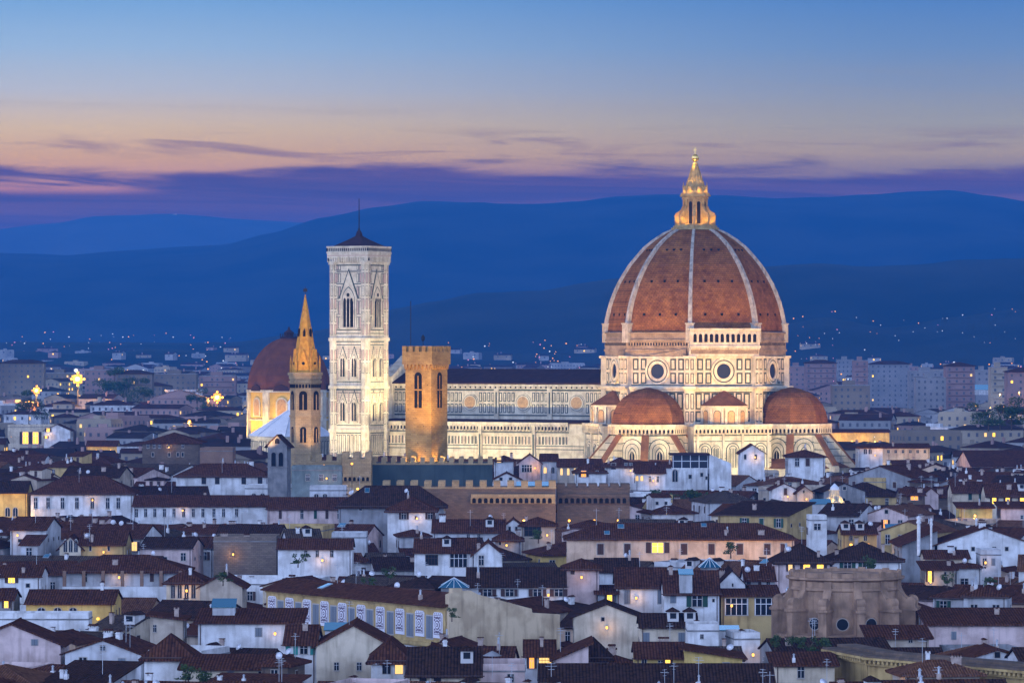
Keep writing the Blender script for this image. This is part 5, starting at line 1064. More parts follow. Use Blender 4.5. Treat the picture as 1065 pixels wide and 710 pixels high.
flue('white flue with ball cap above the streaked gabled house', 1015.5, 541, 552, 835, .18)
def glassroof(label, px0, px1, y0, y1, Y, kind='slab'):
    cx = ((px0+px1)/2-PX0)*Y/F; w = (px1-px0)*Y/F; z0, z1 = Zat(y1, Y), Zat(y0, Y); t = thing('glass_roof', label, 'glass roof', (cx, Y, z0))
    d = max(3.0, w*.5) if kind == 'slab' else w
    if kind == 'slab':
        ht = z1-z0-d*.09
        b = MB(); b.box(-w/2, w/2, 0, d, -3, .0); b.build('base', WM['grey white'], t)
        b = MB(); zf = .06; zbk = max(zf+.3, (z1-z0)); b.add([(-w/2-.2, -.3, zf), (w/2+.2, -.3, zf), (w/2+.2, d, zbk), (-w/2-.2, d, zbk), (-w/2-.2, -.3, zf-.1), (w/2+.2, -.3, zf-.1), (w/2+.2, d, zbk-.1), (-w/2-.2, d, zbk-.1)], [(0, 1, 2, 3), (7, 6, 5, 4), (0, 4, 5, 1), (1, 5, 6, 2), (2, 6, 7, 3), (3, 7, 4, 0)]); b.build('glass', SKYL, t)
    else:
        b = MB(); b.box(-w/2+.4, w/2-.4, .4, d-.4, -3, 0); b.build('base', WM['grey'], t)
        b = MB(); hh = z1-z0; b.add([(-w/2, 0, 0), (w/2, 0, 0), (w/2, d, 0), (-w/2, d, 0), (0, d/2, hh)], [(0, 1, 4), (1, 2, 4), (2, 3, 4), (3, 0, 4), (3, 2, 1, 0)], 0)
        for c in ((-w/2, 0), (w/2, 0), (w/2, d), (-w/2, d), (0, 0), (w/4, 0), (-w/4, 0)): b.tube((c[0], c[1], .03), (0, d/2, hh+.03), .035, 4, 1)
        b.build('glass', [SKYL, FRAMEW], t)
glassroof('glass pyramid skylight on the dark roof below the peach palazzo', 727, 750, 580, 590, 716, 'pyr')
glassroof('turquoise glass pavilion roof below the white big-window house', 456, 488, 601, 611, 705, 'pyr')
for a in (('pale blue glass roof above the long blue white wall', 16, 54, 546, 557, 860), ('smaller bright blue glass roof below the first one at left', 10, 36, 562, 567, 830),
          ('bright cyan glass roof on the terrace left of the panel building', 221, 244, 623, 631, 640), ('teal glass roof hidden behind the beige gabled house', 338, 364, 648, 655, 612),
          ('long cyan glass roof behind the white roof terrace room', 736, 768, 651, 655, 625), ('bright cyan awning roof between the dark wall and the lit arcade', 538, 573, 501, 505, 938),
          ('blue glass roof under the glowing pinnacle', 843, 864, 519, 524, 960), ('blue tent-like glass roof at the right', 922, 940, 545, 551, 880), ('long pale blue glass roof at the right edge', 1048, 1080, 498, 503, 1120),
          ('pale blue metal roof at the far right', 1000, 1036, 400, 405, 2500), ('small bright skylight roof left of the glass pyramid', 707, 720, 592, 597, 700)): glassroof(*a)
# ---------------------------------------------------------------- plants
def leafmesh(rx, rz_, n, seed, s=.22, dark=False):
    rd = random.Random(seed); b = MB(); cl = [(rd.gauss(0, .45)*rx, rd.gauss(0, .45)*rx, rz_*(.5+rd.gauss(0, .28)), rd.uniform(.3, .55)*rx) for _ in range(7)]
    for i in range(n):
        c = rd.choice(cl); v = Vector((rd.gauss(0, 1), rd.gauss(0, 1), rd.gauss(0, .8))).normalized() * c[3] * rd.uniform(.5, 1.05); p = Vector(c[:3]) + v; p.z = max(.0, p.z)
        q = Vector((rd.uniform(-1, 1), rd.uniform(-1, 1), rd.uniform(-1, 1))).normalized(); t = q.orthogonal().normalized()*s*rd.uniform(.6, 1.3); u = q.cross(t)*.6
        b.add([p-t, p-u, p+t, p+u], [(0, 1, 2, 3)])
    return b
TREEM = [leafmesh(1, 1.6, 1900, 20+i, .055).mesh('foliage', [LEAF]) for i in range(3)]
LEAFM = [leafmesh(1, 1.6, 420, i, .13).mesh('foliage', [LEAF]) for i in range(4)]
b = MB(); b.tube((0, 0, -.5), (0, 0, .8), .09, 6, 0, .05); b.tube((0, 0, .4), (.4, .1, 1.1), .05, 5); b.tube((0, 0, .5), (-.35, .2, 1.2), .05, 5); TRM = b.mesh('trunk', [BARK])
def bush(label, px, y1, Y, r, h, group='roof terrace shrubs', cat='shrub', name='shrub'):
    t = thing(name, label, cat, ((px-PX0)*Y/F, Y, Zat(y1, Y)), random.uniform(0, 360), group); f_ = inst('foliage', random.choice(TREEM if cat == 'tree' else LEAFM), t, (0, 0, 0), 0, (r, r, h/1.6), prune=False); inst('trunk', TRM, t, (0, 0, -.3), 0, (min(r, 3), min(r, 3), h/1.6), prune=False)
for i, (px, y, Y, r, h) in enumerate(((682, 524, 1010, 2.6, 3.4), (694, 525, 1008, 2.3, 3.0), (706, 526, 1006, 2.0, 2.6), (718, 522, 1012, 2.4, 3.2), (729, 527, 1004, 3.0, 3.2), (741, 526, 1005, 2.6, 3.0))):
    bush(f'green terrace shrub below the modern white glazed house, number {["one", "two", "three", "four", "five", "six"][i]} from the left', px, y, Y, r, h)
for i, (px, y, Y, r, h) in enumerate(((806, 672, 600, 1.0, 1.6), (824, 672, 602, 1.1, 1.5), (842, 676, 598, 1.4, 2.0), (858, 676, 598, 1.3, 1.9))):
    bush(f'terrace plant on the roof at the foot of the round apse, {["first", "second", "third", "fourth"][i]} from the left', px, y, Y, r, h)
for i, (px, y, Y, r, h) in enumerate(((196, 706, 560, 1.5, 2.0), (212, 708, 558, 1.3, 1.6))): bush(f'{["left", "right"][i]} one of two dark bushes at the bottom left', px, y, Y, r, h)
for i, (px, y, Y, r, h) in enumerate(((330, 496, 1000, 2.2, 2.8), (338, 500, 1000, 2.0, 2.4))): bush(f'{["left", "right"][i]} shrub on the blue grey flat roof', px, y, Y, r, h)
for i, (px, y, Y, r, h) in enumerate(((128, 418, 2500, 11, 12), (112, 417, 2520, 10, 11), (150, 421, 2450, 9, 9), (1040, 440, 1500, 7, 7), (1052, 441, 1500, 7, 6), (30, 436, 2000, 9, 8), (205, 424, 2300, 8, 8), (1028, 442, 1520, 6, 6))):
    bush(f'{["round dark tree", "broad dark tree", "low dark tree"][i % 3]} standing {["left of the pale columns", "by the bright floodlight mast", "right of the round dark tree", "in the clump above the right white houses", "at the right end of the right clump", "at the far left edge", "between the columns and the chapel dome", "at the left end of the right clump"][i]}', px, y, Y, r, h, 'distant trees', 'tree', 'tree')
for i, (px, y, Y, r, h) in enumerate(((405, 600, 690, 1.2, 1.6), (470, 641, 620, 1.0, 1.3), (560, 560, 820, 1.6, 1.8), (380, 612, 665, 1.3, 1.8), (232, 604, 705, 1.4, 1.5), (640, 560, 830, 1.4, 2.4), (905, 590, 735, 1.3, 2.0), (985, 606, 700, 1.2, 1.6), (1030, 610, 690, 1.3, 1.6), (120, 560, 860, 1.5, 2.0), (310, 585, 770, 1.4, 1.7), (760, 575, 780, 1.5, 2.0))):
    bush(f'dark green potted shrub on a roof terrace {["left of the turquoise pavilion", "on the panel building side", "behind the beige top storey", "above the panel building", "below the grey stone block", "before the peach palazzo", "behind the stone apse", "right of the narrow yellow window", "near the right edge", "above the pillared loggia house", "under the round-window house", "under the peach palazzo lamps"][i]}', px, y, Y, r, h)
# parasol on the pink terrace
pt = thing('parasol', 'closed grey canvas parasol on the pink terrace at the bottom centre', 'parasol', ((512-PX0)*548/F, 548, Zat(697, 548)))
b = MB(); b.tube((0, 0, -1), (0, 0, 2.4), .03, 6); b.build('pole', PIPE, pt); b = MB(); b.lathe([(1.25, 1.9), (.6, 2.25), (.05, 2.5)], 10); b.build('canopy', WM['grey'], pt)

# ================================================================ houses filling the town
rnd = random.Random(77)
KEEP += [(470, 880, 1255, 477), (335, 470, 1255, 474), (250, 345, 1380, 450), (300, 336, 1090, 486), (420, 466, 990, 476), (855, 880, 1255, 481)]
def capz(px0, px1, Y):
    z = 99
    for a, c, Yk, bo in KEEP:
        if Y < Yk and a < px1 and c > px0: z = min(z, Zat(bo, Y))
    return z
def hits(cx, cy, w2, d2, rot=0):
    for fx, fy, fw, fd, fr in FOOT:
        dx, dy = cx-fx, cy-fy; c_, s_ = math.cos(-fr), math.sin(-fr); lx, ly = dx*c_-dy*s_, dx*s_+dy*c_
        e = abs(math.cos(rot-fr)); f_ = abs(math.sin(rot-fr))
        if abs(lx) < fw + (w2*e+d2*f_)*.85 and abs(ly) < fd + (w2*f_+d2*e)*.85: return True
    dx, dy = cx-CX, cy-CY; c_, s_ = math.cos(R(-ROT)), math.sin(R(-ROT)); lx, ly = dx*c_-dy*s_, dx*s_+dy*c_
    if -125 < lx < 68 and abs(ly) < 58: return True
    for x, y, r in ((mc.x, MY, 28), (bc.x, BY, 26), (sc_.x, SY, 9), (tc_.x, TY, 9)):
        if math.hypot(cx-x, cy-y) < r: return True
    return False
WALLS = ['white']*9 + ['grey white']*6 + ['cream']*5 + ['pale pink']*4 + ['beige']*4 + ['ochre']*2 + ['peach']*2 + ['grey']*2 + ['brown stone', 'yellow']
Y = 466.0; cand = []
while Y < 1300:
    sp_ = 13 + (Y-460)/840*9.5; x = -.125*Y - rnd.uniform(0, 10)
    while x < .127*Y:
        w = rnd.choice((rnd.uniform(5.5, 9), rnd.uniform(8, 13), rnd.uniform(9, 18))) * (1 + (Y-460)/1500)
        cand.append((x+w/2, Y+rnd.uniform(-3, 3), w, sp_*rnd.uniform(.62, .85))); x += w + rnd.uniform(.3, 2.2)
    Y += sp_
nproc = 0
PROC = []
for cx, cy, w, d in cand:
    n_ = mn.noise(Vector((cx/120, cy/120, 4.2))); rz = -28 + (38 if n_ > .12 else (18 if n_ > -.1 else 0)) + rnd.uniform(-4, 4)
    if cy < 640: rz *= .55
    if hits(cx, cy, w/2, d/2, R(rz)): 
        w *= .6; d *= .7
        if hits(cx, cy, w/2, d/2, R(rz)): continue
    pxa, pxb = PX0+F*(cx-w*.62)/cy, PX0+F*(cx+w*.62)/cy
    cap = capz(pxa, pxb, cy-d/2)
    base = 15 + (cy-460)/840*5.5
    h = base + rnd.choice((rnd.gauss(-.6, 1.6), rnd.gauss(-.6, 1.6), rnd.gauss(2.6, 1.6), rnd.gauss(-3, 1.2))); rt = rnd.choices(('gx', 'hip', 'gy', 'flat', 'sf'), (42, 30, 16, 7, 5))[0]; p = rnd.uniform(.26, .38)
    rise = {'gx': p*d/2, 'hip': p*min(w, d)/2, 'gy': p*w/2, 'flat': 1.0, 'sf': p*d*.5}[rt]
    if rt == 'sf': p *= .5
    h = min(h, cap-rise-.3)
    if h < 6.5: continue
    wall = rnd.choice(WALLS); root = thing('house', None, 'house', (cx, cy, 0), rz); wb = MB(); rmi = rnd.choice((0, 0, 1, 1, 2, 3, 4)); rf = addblock(root, wb, 0, 0, w, d, h, rt, p, RM[rmi], rnd.uniform(.4, .8))
    feats = []; kinds = rnd.choice((['plain'], ['closed', 'open'], ['openg', 'closedg'], ['plain', 'closed', 'small'], ['plain', 'closedy'], ['small', 'plain'], ['closed']))
    kinds = [kinds[rnd.randrange(len(kinds))] for _ in range(6)]; lit = False
    if rnd.random() < .19: kinds[rnd.randrange(4)] = rnd.choice(('lit', 'litw', 'lito', 'lit')); lit = True
    ws = rnd.uniform(.72, 1.1); nw = max(1, int(w/rnd.uniform(2.5, 4.2))); kinds = [k if rnd.random() > .14 else None for k in kinds]; us = [(-w/2 + (i+.5)*w/nw + rnd.uniform(-.2, .2)) for i in range(nw)]
    if h > 7:
        wins(root, 's', w, d, h, (h-rnd.uniform(2.5, 2.9),), us, kinds, scl=(ws, rnd.uniform(.75, 1.1))); 
        if rnd.random() < .75: wins(root, 's', w, d, h, (h-6.2,), us, [k if not (k or '').startswith('lit') else 'plain' for k in kinds][::-1], scl=ws)
        nd_ = max(1, int(d/4)); vs_ = [(-d/2+(i+.5)*d/nd_) for i in range(nd_)]
        wins(root, 'w' if rz > 0 else 'w', w, d, h, (h-2.7, h-6) if rnd.random() < .4 else (h-2.7,), vs_, rnd.choice((['plain', None], ['small', None, 'closed'], ['closed'])), scl=.85); wins(root, 'e', w, d, h, (h-2.7,), vs_, rnd.choice((['plain', None], ['small'], ['closed', None])), scl=.85)
        if rt == 'gy' and rnd.random() < .5: wins(root, 's', w, d, h, (h+.1,), (0,), 'small')
    t = rnd.random()
    if t < .46 and w > 7 and h + 4.2 < cap:                     # raised roof room
        w2, d2 = rnd.uniform(3.2, 5.5), rnd.uniform(3, 5); x2 = rnd.uniform(-w*.25, w*.25); y2 = rnd.uniform(-d*.05, d*.2); h2 = h + rnd.uniform(2.2, 3.6); rt2 = rnd.choice(('hip', 'flat', 'gx', 'sf'))
        addblock(root, wb, x2, y2, w2, d2, h2, rt2, .22, RM[rnd.choice((0, 1, 2))], .35); wins(root, 's', w2, d2, h2, (h2-1.9,), (0,) if w2 < 4.2 else (-1, 1), rnd.choice(('plain', 'small', 'closed')), cx=x2, cy=y2, scl=.8); feats.append('a roof room')
    elif t < .75:                                            # lower wing in front or beside
        w2, d2 = w*rnd.uniform(.35, .6), d*.5; x2 = rnd.choice((-1, 1))*(w/2-w2/2-.1); h2 = h - rnd.uniform(2.5, 4); y2 = -d/2-d2/2+.02
        rt2 = rnd.choice(('sf', 'gy', 'flat', 'hip')); addblock(root, wb, x2, y2, w2, d2, h2, rt2, .25, RM[rnd.choice((0, 1, 2))], .4); wins(root, 's', w2, d2, h2, (h2-2.5,), (0,) if w2 < 5 else (-w2*.25, w2*.25), rnd.choice(('plain', 'closed', 'arch')), cx=x2, cy=y2); feats.append('a lower wing')
    nc = deco(rf, rt, w, d, p, rnd.choice((1, 2, 3, 3, 4, 5)), rnd, wall in ('white', 'grey white'), far=cy > 1100)
    wl = wb.build('wall', WM[wall], root)
    if cy < 1000 and rt in ('gx', 'hip', 'sf'): pipes(wl, w, d, h, rnd)
    if lit: feats.insert(0, 'a lit window')
    if nc > 1: feats.append(('two', 'three', 'four', 'five', 'six')[nc-2] + ' chimneys')
    PROC.append(dict(root=root, wall=wall, rt=rt, feats=feats, cx=cx, cy=cy, w=w, d=d, h=h, rise=rise, px=PX0+F*cx/(cy-d/2), py=PY0-F*(h-CZ)/(cy-d/2), size=w*F/cy)); nproc += 1
print('procedural houses', nproc)

WL = []
def walllamp(root, x, y, z, e, m=None):
    p = Matrix.Translation(root.location) @ Matrix.Rotation(root.rotation_euler.z, 4, 'Z') @ Vector((x, y, z))
    t = thing('wall_lamp', '_', 'wall lamp', p, math.degrees(root.rotation_euler.z), 'wall lamps on house fronts'); b = MB(); b.box(-.05, .05, -.05, .55, .2, .28); b.build('bracket', IRON, t)
    b = MB(); b.lathe([(.05, -.28), (.17, -.2), (.2, .1), (.05, .22)], 8); b.build('lantern_glass', LAMPWALL, t); lamp('POINT', (0, -.35, -.05), e, (1, .52, .13), t, .15); WL.append(t)
LAMPWALL = mat('wall_lamp_glass', (1, .7, .3), .5, emit=(1, .5, .1), es=2.2)
# shrubs on terraces
rb = random.Random(4)

# ---------------------------------------------------------------- farther town
def farhouse(b, cx, cy, w, d, h, rz, rt, wi, ri, rd, floors=2, lit=.12, ww=1.0, wh=1.5, wp=3.2):
    """materials: 0-3 walls, 4-5 roofs, 6 dark, 7 yellow, 8 warm"""
    b.M = Matrix.Translation((cx, cy, 0)) @ Matrix.Rotation(R(rz), 4, 'Z'); b.box(-w/2, w/2, -d/2, d/2, 0, h, wi); o = .5; p = .3
    if rt == 'hip':
        r = max(0, w/2-d/2); zr = h+p*min(w, d)/2; b.add([(-w/2-o, -d/2-o, h-.1), (w/2+o, -d/2-o, h-.1), (w/2+o, d/2+o, h-.1), (-w/2-o, d/2+o, h-.1), (-r, 0, zr), (r, 0, zr)], [(0, 1, 5, 4), (1, 2, 5), (2, 3, 4, 5), (3, 0, 4), (3, 2, 1, 0)], ri)
    elif rt == 'gx': zr = h+p*d/2; b.add([(-w/2-o, -d/2-o, h-.1), (w/2+o, -d/2-o, h-.1), (w/2+o, d/2+o, h-.1), (-w/2-o, d/2+o, h-.1), (-w/2-o, 0, zr), (w/2+o, 0, zr)], [(0, 1, 5, 4), (2, 3, 4, 5), (3, 2, 1, 0)], ri); b.add([(-w/2, -d/2, h), (-w/2, d/2, h), (-w/2, 0, zr-.15), (w/2, -d/2, h), (w/2, d/2, h), (w/2, 0, zr-.15)], [(1, 0, 2), (3, 4, 5)], wi)
    elif rt == 'gy': zr = h+p*w/2; b.add([(-w/2-o, -d/2-o, h-.1), (w/2+o, -d/2-o, h-.1), (w/2+o, d/2+o, h-.1), (-w/2-o, d/2+o, h-.1), (0, -d/2-o, zr), (0, d/2+o, zr)], [(1, 2, 5, 4), (3, 0, 4, 5), (3, 2, 1, 0)], ri); b.add([(-w/2, -d/2, h), (w/2, -d/2, h), (0, -d/2, zr-.15)], [(0, 1, 2)], wi)
    else: b.box(-w/2+.4, w/2-.4, -d/2+.4, d/2-.4, h, h+.9, wi); b.box(-w*.15, w*.05, -d*.1, d*.3, h+.9, h+2.3, wi)
    for f in range(floors):
        z = h-2.8-f*3.3
        for face, ex, di in ((0, w, d/2), (-90, d, w/2), (90, d, w/2)):
            M0 = b.M; b.M = M0 @ FM(0, 0, face, di); n = max(1, int(ex/wp))
            for i in range(n):
                u = -ex/2+(i+.5)*ex/n; b.box(u-ww/2, u+ww/2, -.1, .02, z, z+wh, (7 if rd.random() < .6 else 8) if rd.random() < lit else 6)
            b.M = M0
    if rt != 'flat':
        for i in range(rd.choice((0, 1, 2))): x = rd.uniform(-w*.3, w*.3); y = rd.uniform(-d*.3, 0); b.box(x-.5, x+.5, y-.4, y+.4, h, h+p*min(w, d)/2+rd.uniform(.6, 1.6), 2)
    b.M = Matrix.Identity(4)
DARKF = mat('far_window', (.07, .07, .08), .5)
FW = [mat('far_wall_grey', (.34, .33, .32), .9, (.2, .2, .2), .05), mat('far_wall_cream', (.34, .28, .2), .9, (.22, .18, .13), .05), mat('far_wall_pink', (.34, .22, .19), .9, (.24, .16, .14), .05), mat('far_wall_brown', (.2, .16, .12), .9, (.13, .1, .08), .05)]  # wall colours darkened to stand in for weaker light far off
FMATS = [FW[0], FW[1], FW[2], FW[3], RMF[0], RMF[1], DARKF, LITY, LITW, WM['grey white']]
stuffb = MB(); FARH = []
Y = 1300.0; rd = random.Random(5)
while Y < 4700:
    dpy = 3.3 if Y < 2600 else 2.6; step = dpy*Y*Y/(F*38); x = -.124*Y - rd.uniform(0, 20)
    while x < .124*Y:
        w = rd.uniform(11, 26) * (1 + (Y-1300)/6000); d = min(step*.8, rd.uniform(10, 18)); cx, cy = x+w/2, Y+rd.uniform(-.3, .3)*step; x += w + rd.uniform(.5, 5)
        if hits(cx, cy, w/2, d/2): continue
        h = rd.gauss(17.5+(cy-1300)*.0042, 2.8)
        cap = capz(PX0+F*(cx-w/2)/cy, PX0+F*(cx+w/2)/cy, cy); h = min(h, cap-2.5)
        if h < 6: continue
        rz = rd.choice((-28, -15, 0, 12, 62)) + rd.uniform(-5, 5); rt = rd.choices(('gx', 'hip', 'gy', 'flat'), (38, 34, 12, 16))[0]; wi = rd.choice((0, 1, 1, 2, 3, 3, 9 if cy < 2500 else 0)); ri = rd.choice((4, 5))
        FARH.append((cx, cy, w, d, h, rz, rt, wi, ri))
    Y += step
# ---------------------------------------------------------------- distant apartment blocks (photo: px span, top row, distance)
APT = [(0, 45, 377, 2700, 3, 'long brown'), (46, 78, 388, 2900, 3, 'low brown'), (88, 118, 385, 2600, 2, 'pale pink'), (120, 158, 388, 2500, 3, 'brownish'), (160, 204, 389, 2700, 3, 'long grey brown'), (207, 245, 391, 2650, 2, 'dim pink'),
       (55, 75, 419, 2300, 1, 'yellow lit'), (97, 108, 418, 2280, 1, 'narrow yellow lit'),
       (820, 838, 381, 2900, 2, 'pinkish'), (838, 870, 377, 2800, 2, 'broad pink'), (871, 888, 374, 3300, 0, 'white topped'), (888, 903, 375, 2700, 2, 'tall pink'), (905, 946, 378, 3000, 0, 'long grey'), (946, 982, 386, 2600, 0, 'white'), (953, 984, 393, 2350, 0, 'low white'),
       (984, 1014, 380, 2400, 2, 'tall pink and white'), (1015, 1030, 385, 2600, 0, 'lit white'), (1031, 1048, 382, 2300, 1, 'orange lit'), (1048, 1085, 386, 2200, 2, 'lit pink edge'), (940, 955, 381, 3600, 2, 'far pink'), (866, 905, 401, 2200, 3, 'low brown')]
APM = [mat('apartment_grey', (.22, .21, .21), .9, (.16, .16, .16), .08), FW[1], mat('apartment_pink', (.26, .17, .15), .9, (.19, .12, .11), .08), FW[3]]  # apartment walls darkened too, distance dimness put into their colour
for i, (a, c, t, Y, wi, nm) in enumerate(APT):
    w = (c-a)*Y/F; h = Zat(t, Y); cx = ((a+c)/2-PX0)*Y/F; b = MB(); nf = max(2, min(9, int((h-6)/3.3))) ; rt = 'flat' if i % 3 else 'hip'
    root = thing('apartment_building', None, 'apartment building', (cx, Y+8, 0), 0); FOOT.append((cx, Y+8, w/2+4, 12, 0))
    b.box(-w/2, w/2, -7, 7, 0, h, 0); b.box(-w*.2, w*.12, -3, 4, h, h+2.6, 0) if rt == 'flat' else None
    for f in range(nf):
        n = max(2, int(w/(3.1 if i % 3 else 3.8))); z = h-2.7-f*3.3
        for k in range(n):
            if rd.random() < .16: continue
            u = -w/2+(k+.5)*w/n; b.box(u-.55, u+.55, -7.1, -6.9, z, z+1.3, (2 if rd.random() < .6 else 3) if rd.random() < .05 else 1)
        if i % 2: b.box(-w/2+1, w/2-1, -7.9, -6.9, z-.6, z-.3, 0)
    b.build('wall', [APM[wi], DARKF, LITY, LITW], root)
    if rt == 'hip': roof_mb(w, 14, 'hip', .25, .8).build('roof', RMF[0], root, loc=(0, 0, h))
    else: b = MB(); b.box(-w/2-.2, w/2+.2, -7.2, 7.2, h-.02, h+.3); b.build('roof', WM['grey'], root)
    side = 'left' if (a+c)/2 < 400 else 'right'
    root['label'] = f'{nm} apartment block far {side} under the hills, ' + ['at the picture edge', 'next inward from the edge block', 'left of the bright mast', 'behind the bright mast', 'above the pale columns', 'beside the chapel dome', 'left below the mast', 'right below the mast',
        'touching the great dome', 'with long flat top', 'rising behind the pink ones', 'with blank end', 'behind the cypress', 'left of the tallest block', 'in front of the white one', 'the tallest there', 'beside the tallest block', 'glowing from street lamps', 'at the picture edge', 'small behind the cypress', 'below the long flat block'][i]
    root['_px'] = (a+c)/2; root['_py'] = t
# pale columns left of the chapel and the lit silo
for i, px in enumerate((177, 187.5, 197, 207)):
    t = thing('concrete_column', ['leftmost', 'second', 'third', 'rightmost'][i] + ' of four pale grey concrete columns far behind the brownish palace', 'column', ((px-PX0)*2400/F, 2400, 0), 0, 'pale concrete columns far left')
    b = MB(); b.lathe([(2.2, 0), (2.0, Zat(408, 2400)), (2.9, Zat(407, 2400)), (2.9, Zat(405, 2400))], 12); b.build('column_shaft', WM['grey white'], t)

# ---------------------------------------------------------------- street lamps
LAMPO = mat('lamp_orange', (1, .6, .2), .5, emit=(1, .38, .03), es=2.2); LAMPW = mat('lamp_white', (1, .9, .8), .5, emit=(.8, .88, 1), es=1.3); LAMPP = mat('lamp_pink', (1, .5, .6), .5, emit=(1, .35, .6), es=1.2)
def streetlamp(label, px, py, Y, e, r=.28, col=(1, .55, .12), m=None, high=8, group='sodium street lamps'):
    z = Zat(py, Y); hh = min(high, z); t = thing('street_lamp', label, 'street lamp', ((px-PX0)*Y/F, Y, z-hh), 0, group)
    b = MB(); b.tube((0, .5, 0), (0, .5, hh), .09, 6, 0, .06); b.tube((0, .5, hh), (0, 0, hh+.25), .05, 5); b.build('pole', IRON, t)
    b = MB(); b.lathe([(r*.3, hh-r*.9), (r, hh-r*.4), (r, hh+r*.4), (r*.3, hh+r*.9)], 12); b.build('lamp_head', m or LAMPO, t)
    if e: lamp('POINT', (0, -r-.25, hh-.1), e, col, t, .2)
    return t
for i, (px, py, Y, e) in enumerate(((4, 541, 1054, 4500), (20, 541, 1054, 4500), (700, 592, 802, 700), (735, 592, 802, 1100), (765, 592, 802, 1300), (795, 592, 802, 1400), (818, 592, 802, 1000), (500, 541, 921, 1710), (522, 541, 921, 2090), (545, 541, 921, 2090), (568, 541, 921, 1900), (592, 541, 926, 900), (618, 541, 926, 900), (643, 541, 926, 700),
        (337, 484, 984, 500), (366, 482, 968, 500), (372, 508, 966, 1500), (1014, 536, 956, 1500), (885, 566, 846, 900), (903, 566, 846, 600), (864, 459, 1828, 5000), (886, 459, 1828, 5000), (910, 459, 1828, 5000), (100, 468, 1584, 2200), (115, 468, 1584, 2200), (930, 480, 1384, 3500), (955, 480, 1384, 3500), 
        (42, 643, 692, 500), (72, 643, 692, 500), (102, 643, 692, 500), (430, 478, 996, 900), (460, 478, 996, 900), (1040, 410, 2270, 26000), (1060, 408, 2180, 22000), (65, 428, 2285, 6000), (102, 426, 2265, 6000), (1015, 422, 2000, 8000), (1030, 424, 2000, 8000), (1044, 423, 2000, 8000),
        (640, 560, 900, 500), (930, 722, 545, 300), (1000, 730, 525, 300), (245, 545, 950, 700), (30, 500, 1200, 900))):
    streetlamp('_', px, py, Y, e)['_auto'] = 1
def mast(label, px, py, Y, e, sz, m):
    z = Zat(py, Y); t = thing('floodlight_mast', label, 'floodlight mast', ((px-PX0)*Y/F, Y, 0)); b = MB(); b.tube((0, 0, 0), (0, 0, z+sz), .45, 8, 0, .2)
    heads = [(0, 0)] + [(math.cos(R(45*k))*sz*(1.35 if k % 2 == 0 else .95), math.sin(R(45*k))*sz*(1.35 if k % 2 == 0 else .95)) for k in range(8)]  # outer heads are made up, set out to imitate a starburst of glare
    for u, v in heads[1:]: b.tube((0, 0, z), (u, -.3, z+v), .12, 4)
    b.build('pole', IRON, t)
    for k, (u, v) in enumerate(heads):
        b = MB(); r = sz*(1.0 if k == 0 else .3); b.lathe([(r*.3, z+v-r), (r, z+v-r*.4), (r, z+v+r*.4), (r*.3, z+v+r)], 12, c=(u, -.4)); b.build('lamp_head', m, t)
    lamp('POINT', (0, -sz-1.5, z), e, (1, .45, .07), t, 1.0)
GLARE = mat('mast_glare', (1, .7, .3), .5, emit=(1, .46, .04), es=1.7); GLAREO = mat('mast_glare_orange', (1, .6, .2), .5, emit=(1, .34, .02), es=1.5)
mast('brightest orange floodlight mast at far left with a ring of lamp heads', 81, 394, 2400, 260000, 2.6, GLARE)
mast('smaller orange floodlight mast left of the brightest one', 38, 406, 2400, 150000, 1.8, GLAREO)
mast('orange floodlight mast left of the chapel dome', 226, 413, 2350, 200000, 2.2, GLAREO)
streetlamp('lower orange lamp with glare between chapel dome and brownish palace', 197, 438, 1850, 6000, .7, high=14)
streetlamp('small white floodlight just above the brightest orange one', 79, 385, 2700, 9000, 1.3, (.8, .9, 1), LAMPW, 20)
b = MB(); b.lathe([(.3, -.9), (1, -.3), (1, .3), (.3, .9)], 8); LO = b.mesh('lamp', [LAMPO]); LW = b.mesh('lamp', [LAMPW]); LP_ = b.mesh('lamp', [LAMPP])
rl = random.Random(3)
from mathutils.bvhtree import BVHTree
hv, hf = [], []
for o in C.objects:
    if o.name.startswith('hill'): k = len(hv); hv += [v.co.copy() for v in o.data.vertices]; hf += [[k+i for i in p.vertices] for p in o.data.polygons]
HB_ = BVHTree.FromPolygons(hv, hf)
def terrain(x, y):
    h_ = HB_.ray_cast(Vector((x, y, 3000)), Vector((0, 0, -1)))
    return max(0, h_[0].z) if h_[0] is not None else 0
def farlamps(n, px0, px1, Y0, Y1, hh, where, mix=(5, 3, 1), smin=.5, smax=1.3):
    for i in range(n):
        k = rl.choices((0, 1, 2), mix)[0]; px = rl.uniform(px0, px1); Y = rl.uniform(Y0, Y1); x = (px-PX0)*Y/F
        o = bpy.data.objects.new('distant_lamp', (LO, LW, LP_)[k]); C.objects.link(o); o.location = (x, Y, terrain(x, Y)+rl.uniform(*hh)); s_ = rl.uniform(smin, smax)*Y/F*.7; o.scale = (s_, s_, s_)
        tag(o, f'tiny {("orange", "white", "pink")[k]} light {where}', 'lamp', f'tiny {("orange", "white", "pink")[k]} lights {where}')
farlamps(26, 0, 250, 3000, 4500, (22, 40), 'on the far left plain', (5, 3, 2)); farlamps(60, 0, 250, 4650, 6600, (8, 16), 'along the foot of the left hills', (3, 5, 2), .3, 1.0)
farlamps(20, 410, 622, 3000, 4500, (26, 40), 'above the nave roof', (5, 3, 2)); farlamps(34, 410, 622, 4650, 5350, (8, 18), 'at the hill foot over the nave roof', (6, 3, 2), .4, 1.1); farlamps(12, 555, 582, 4750, 5150, (8, 20), 'in the cluster over the nave roof', (8, 1, 1), .5, 1.1)
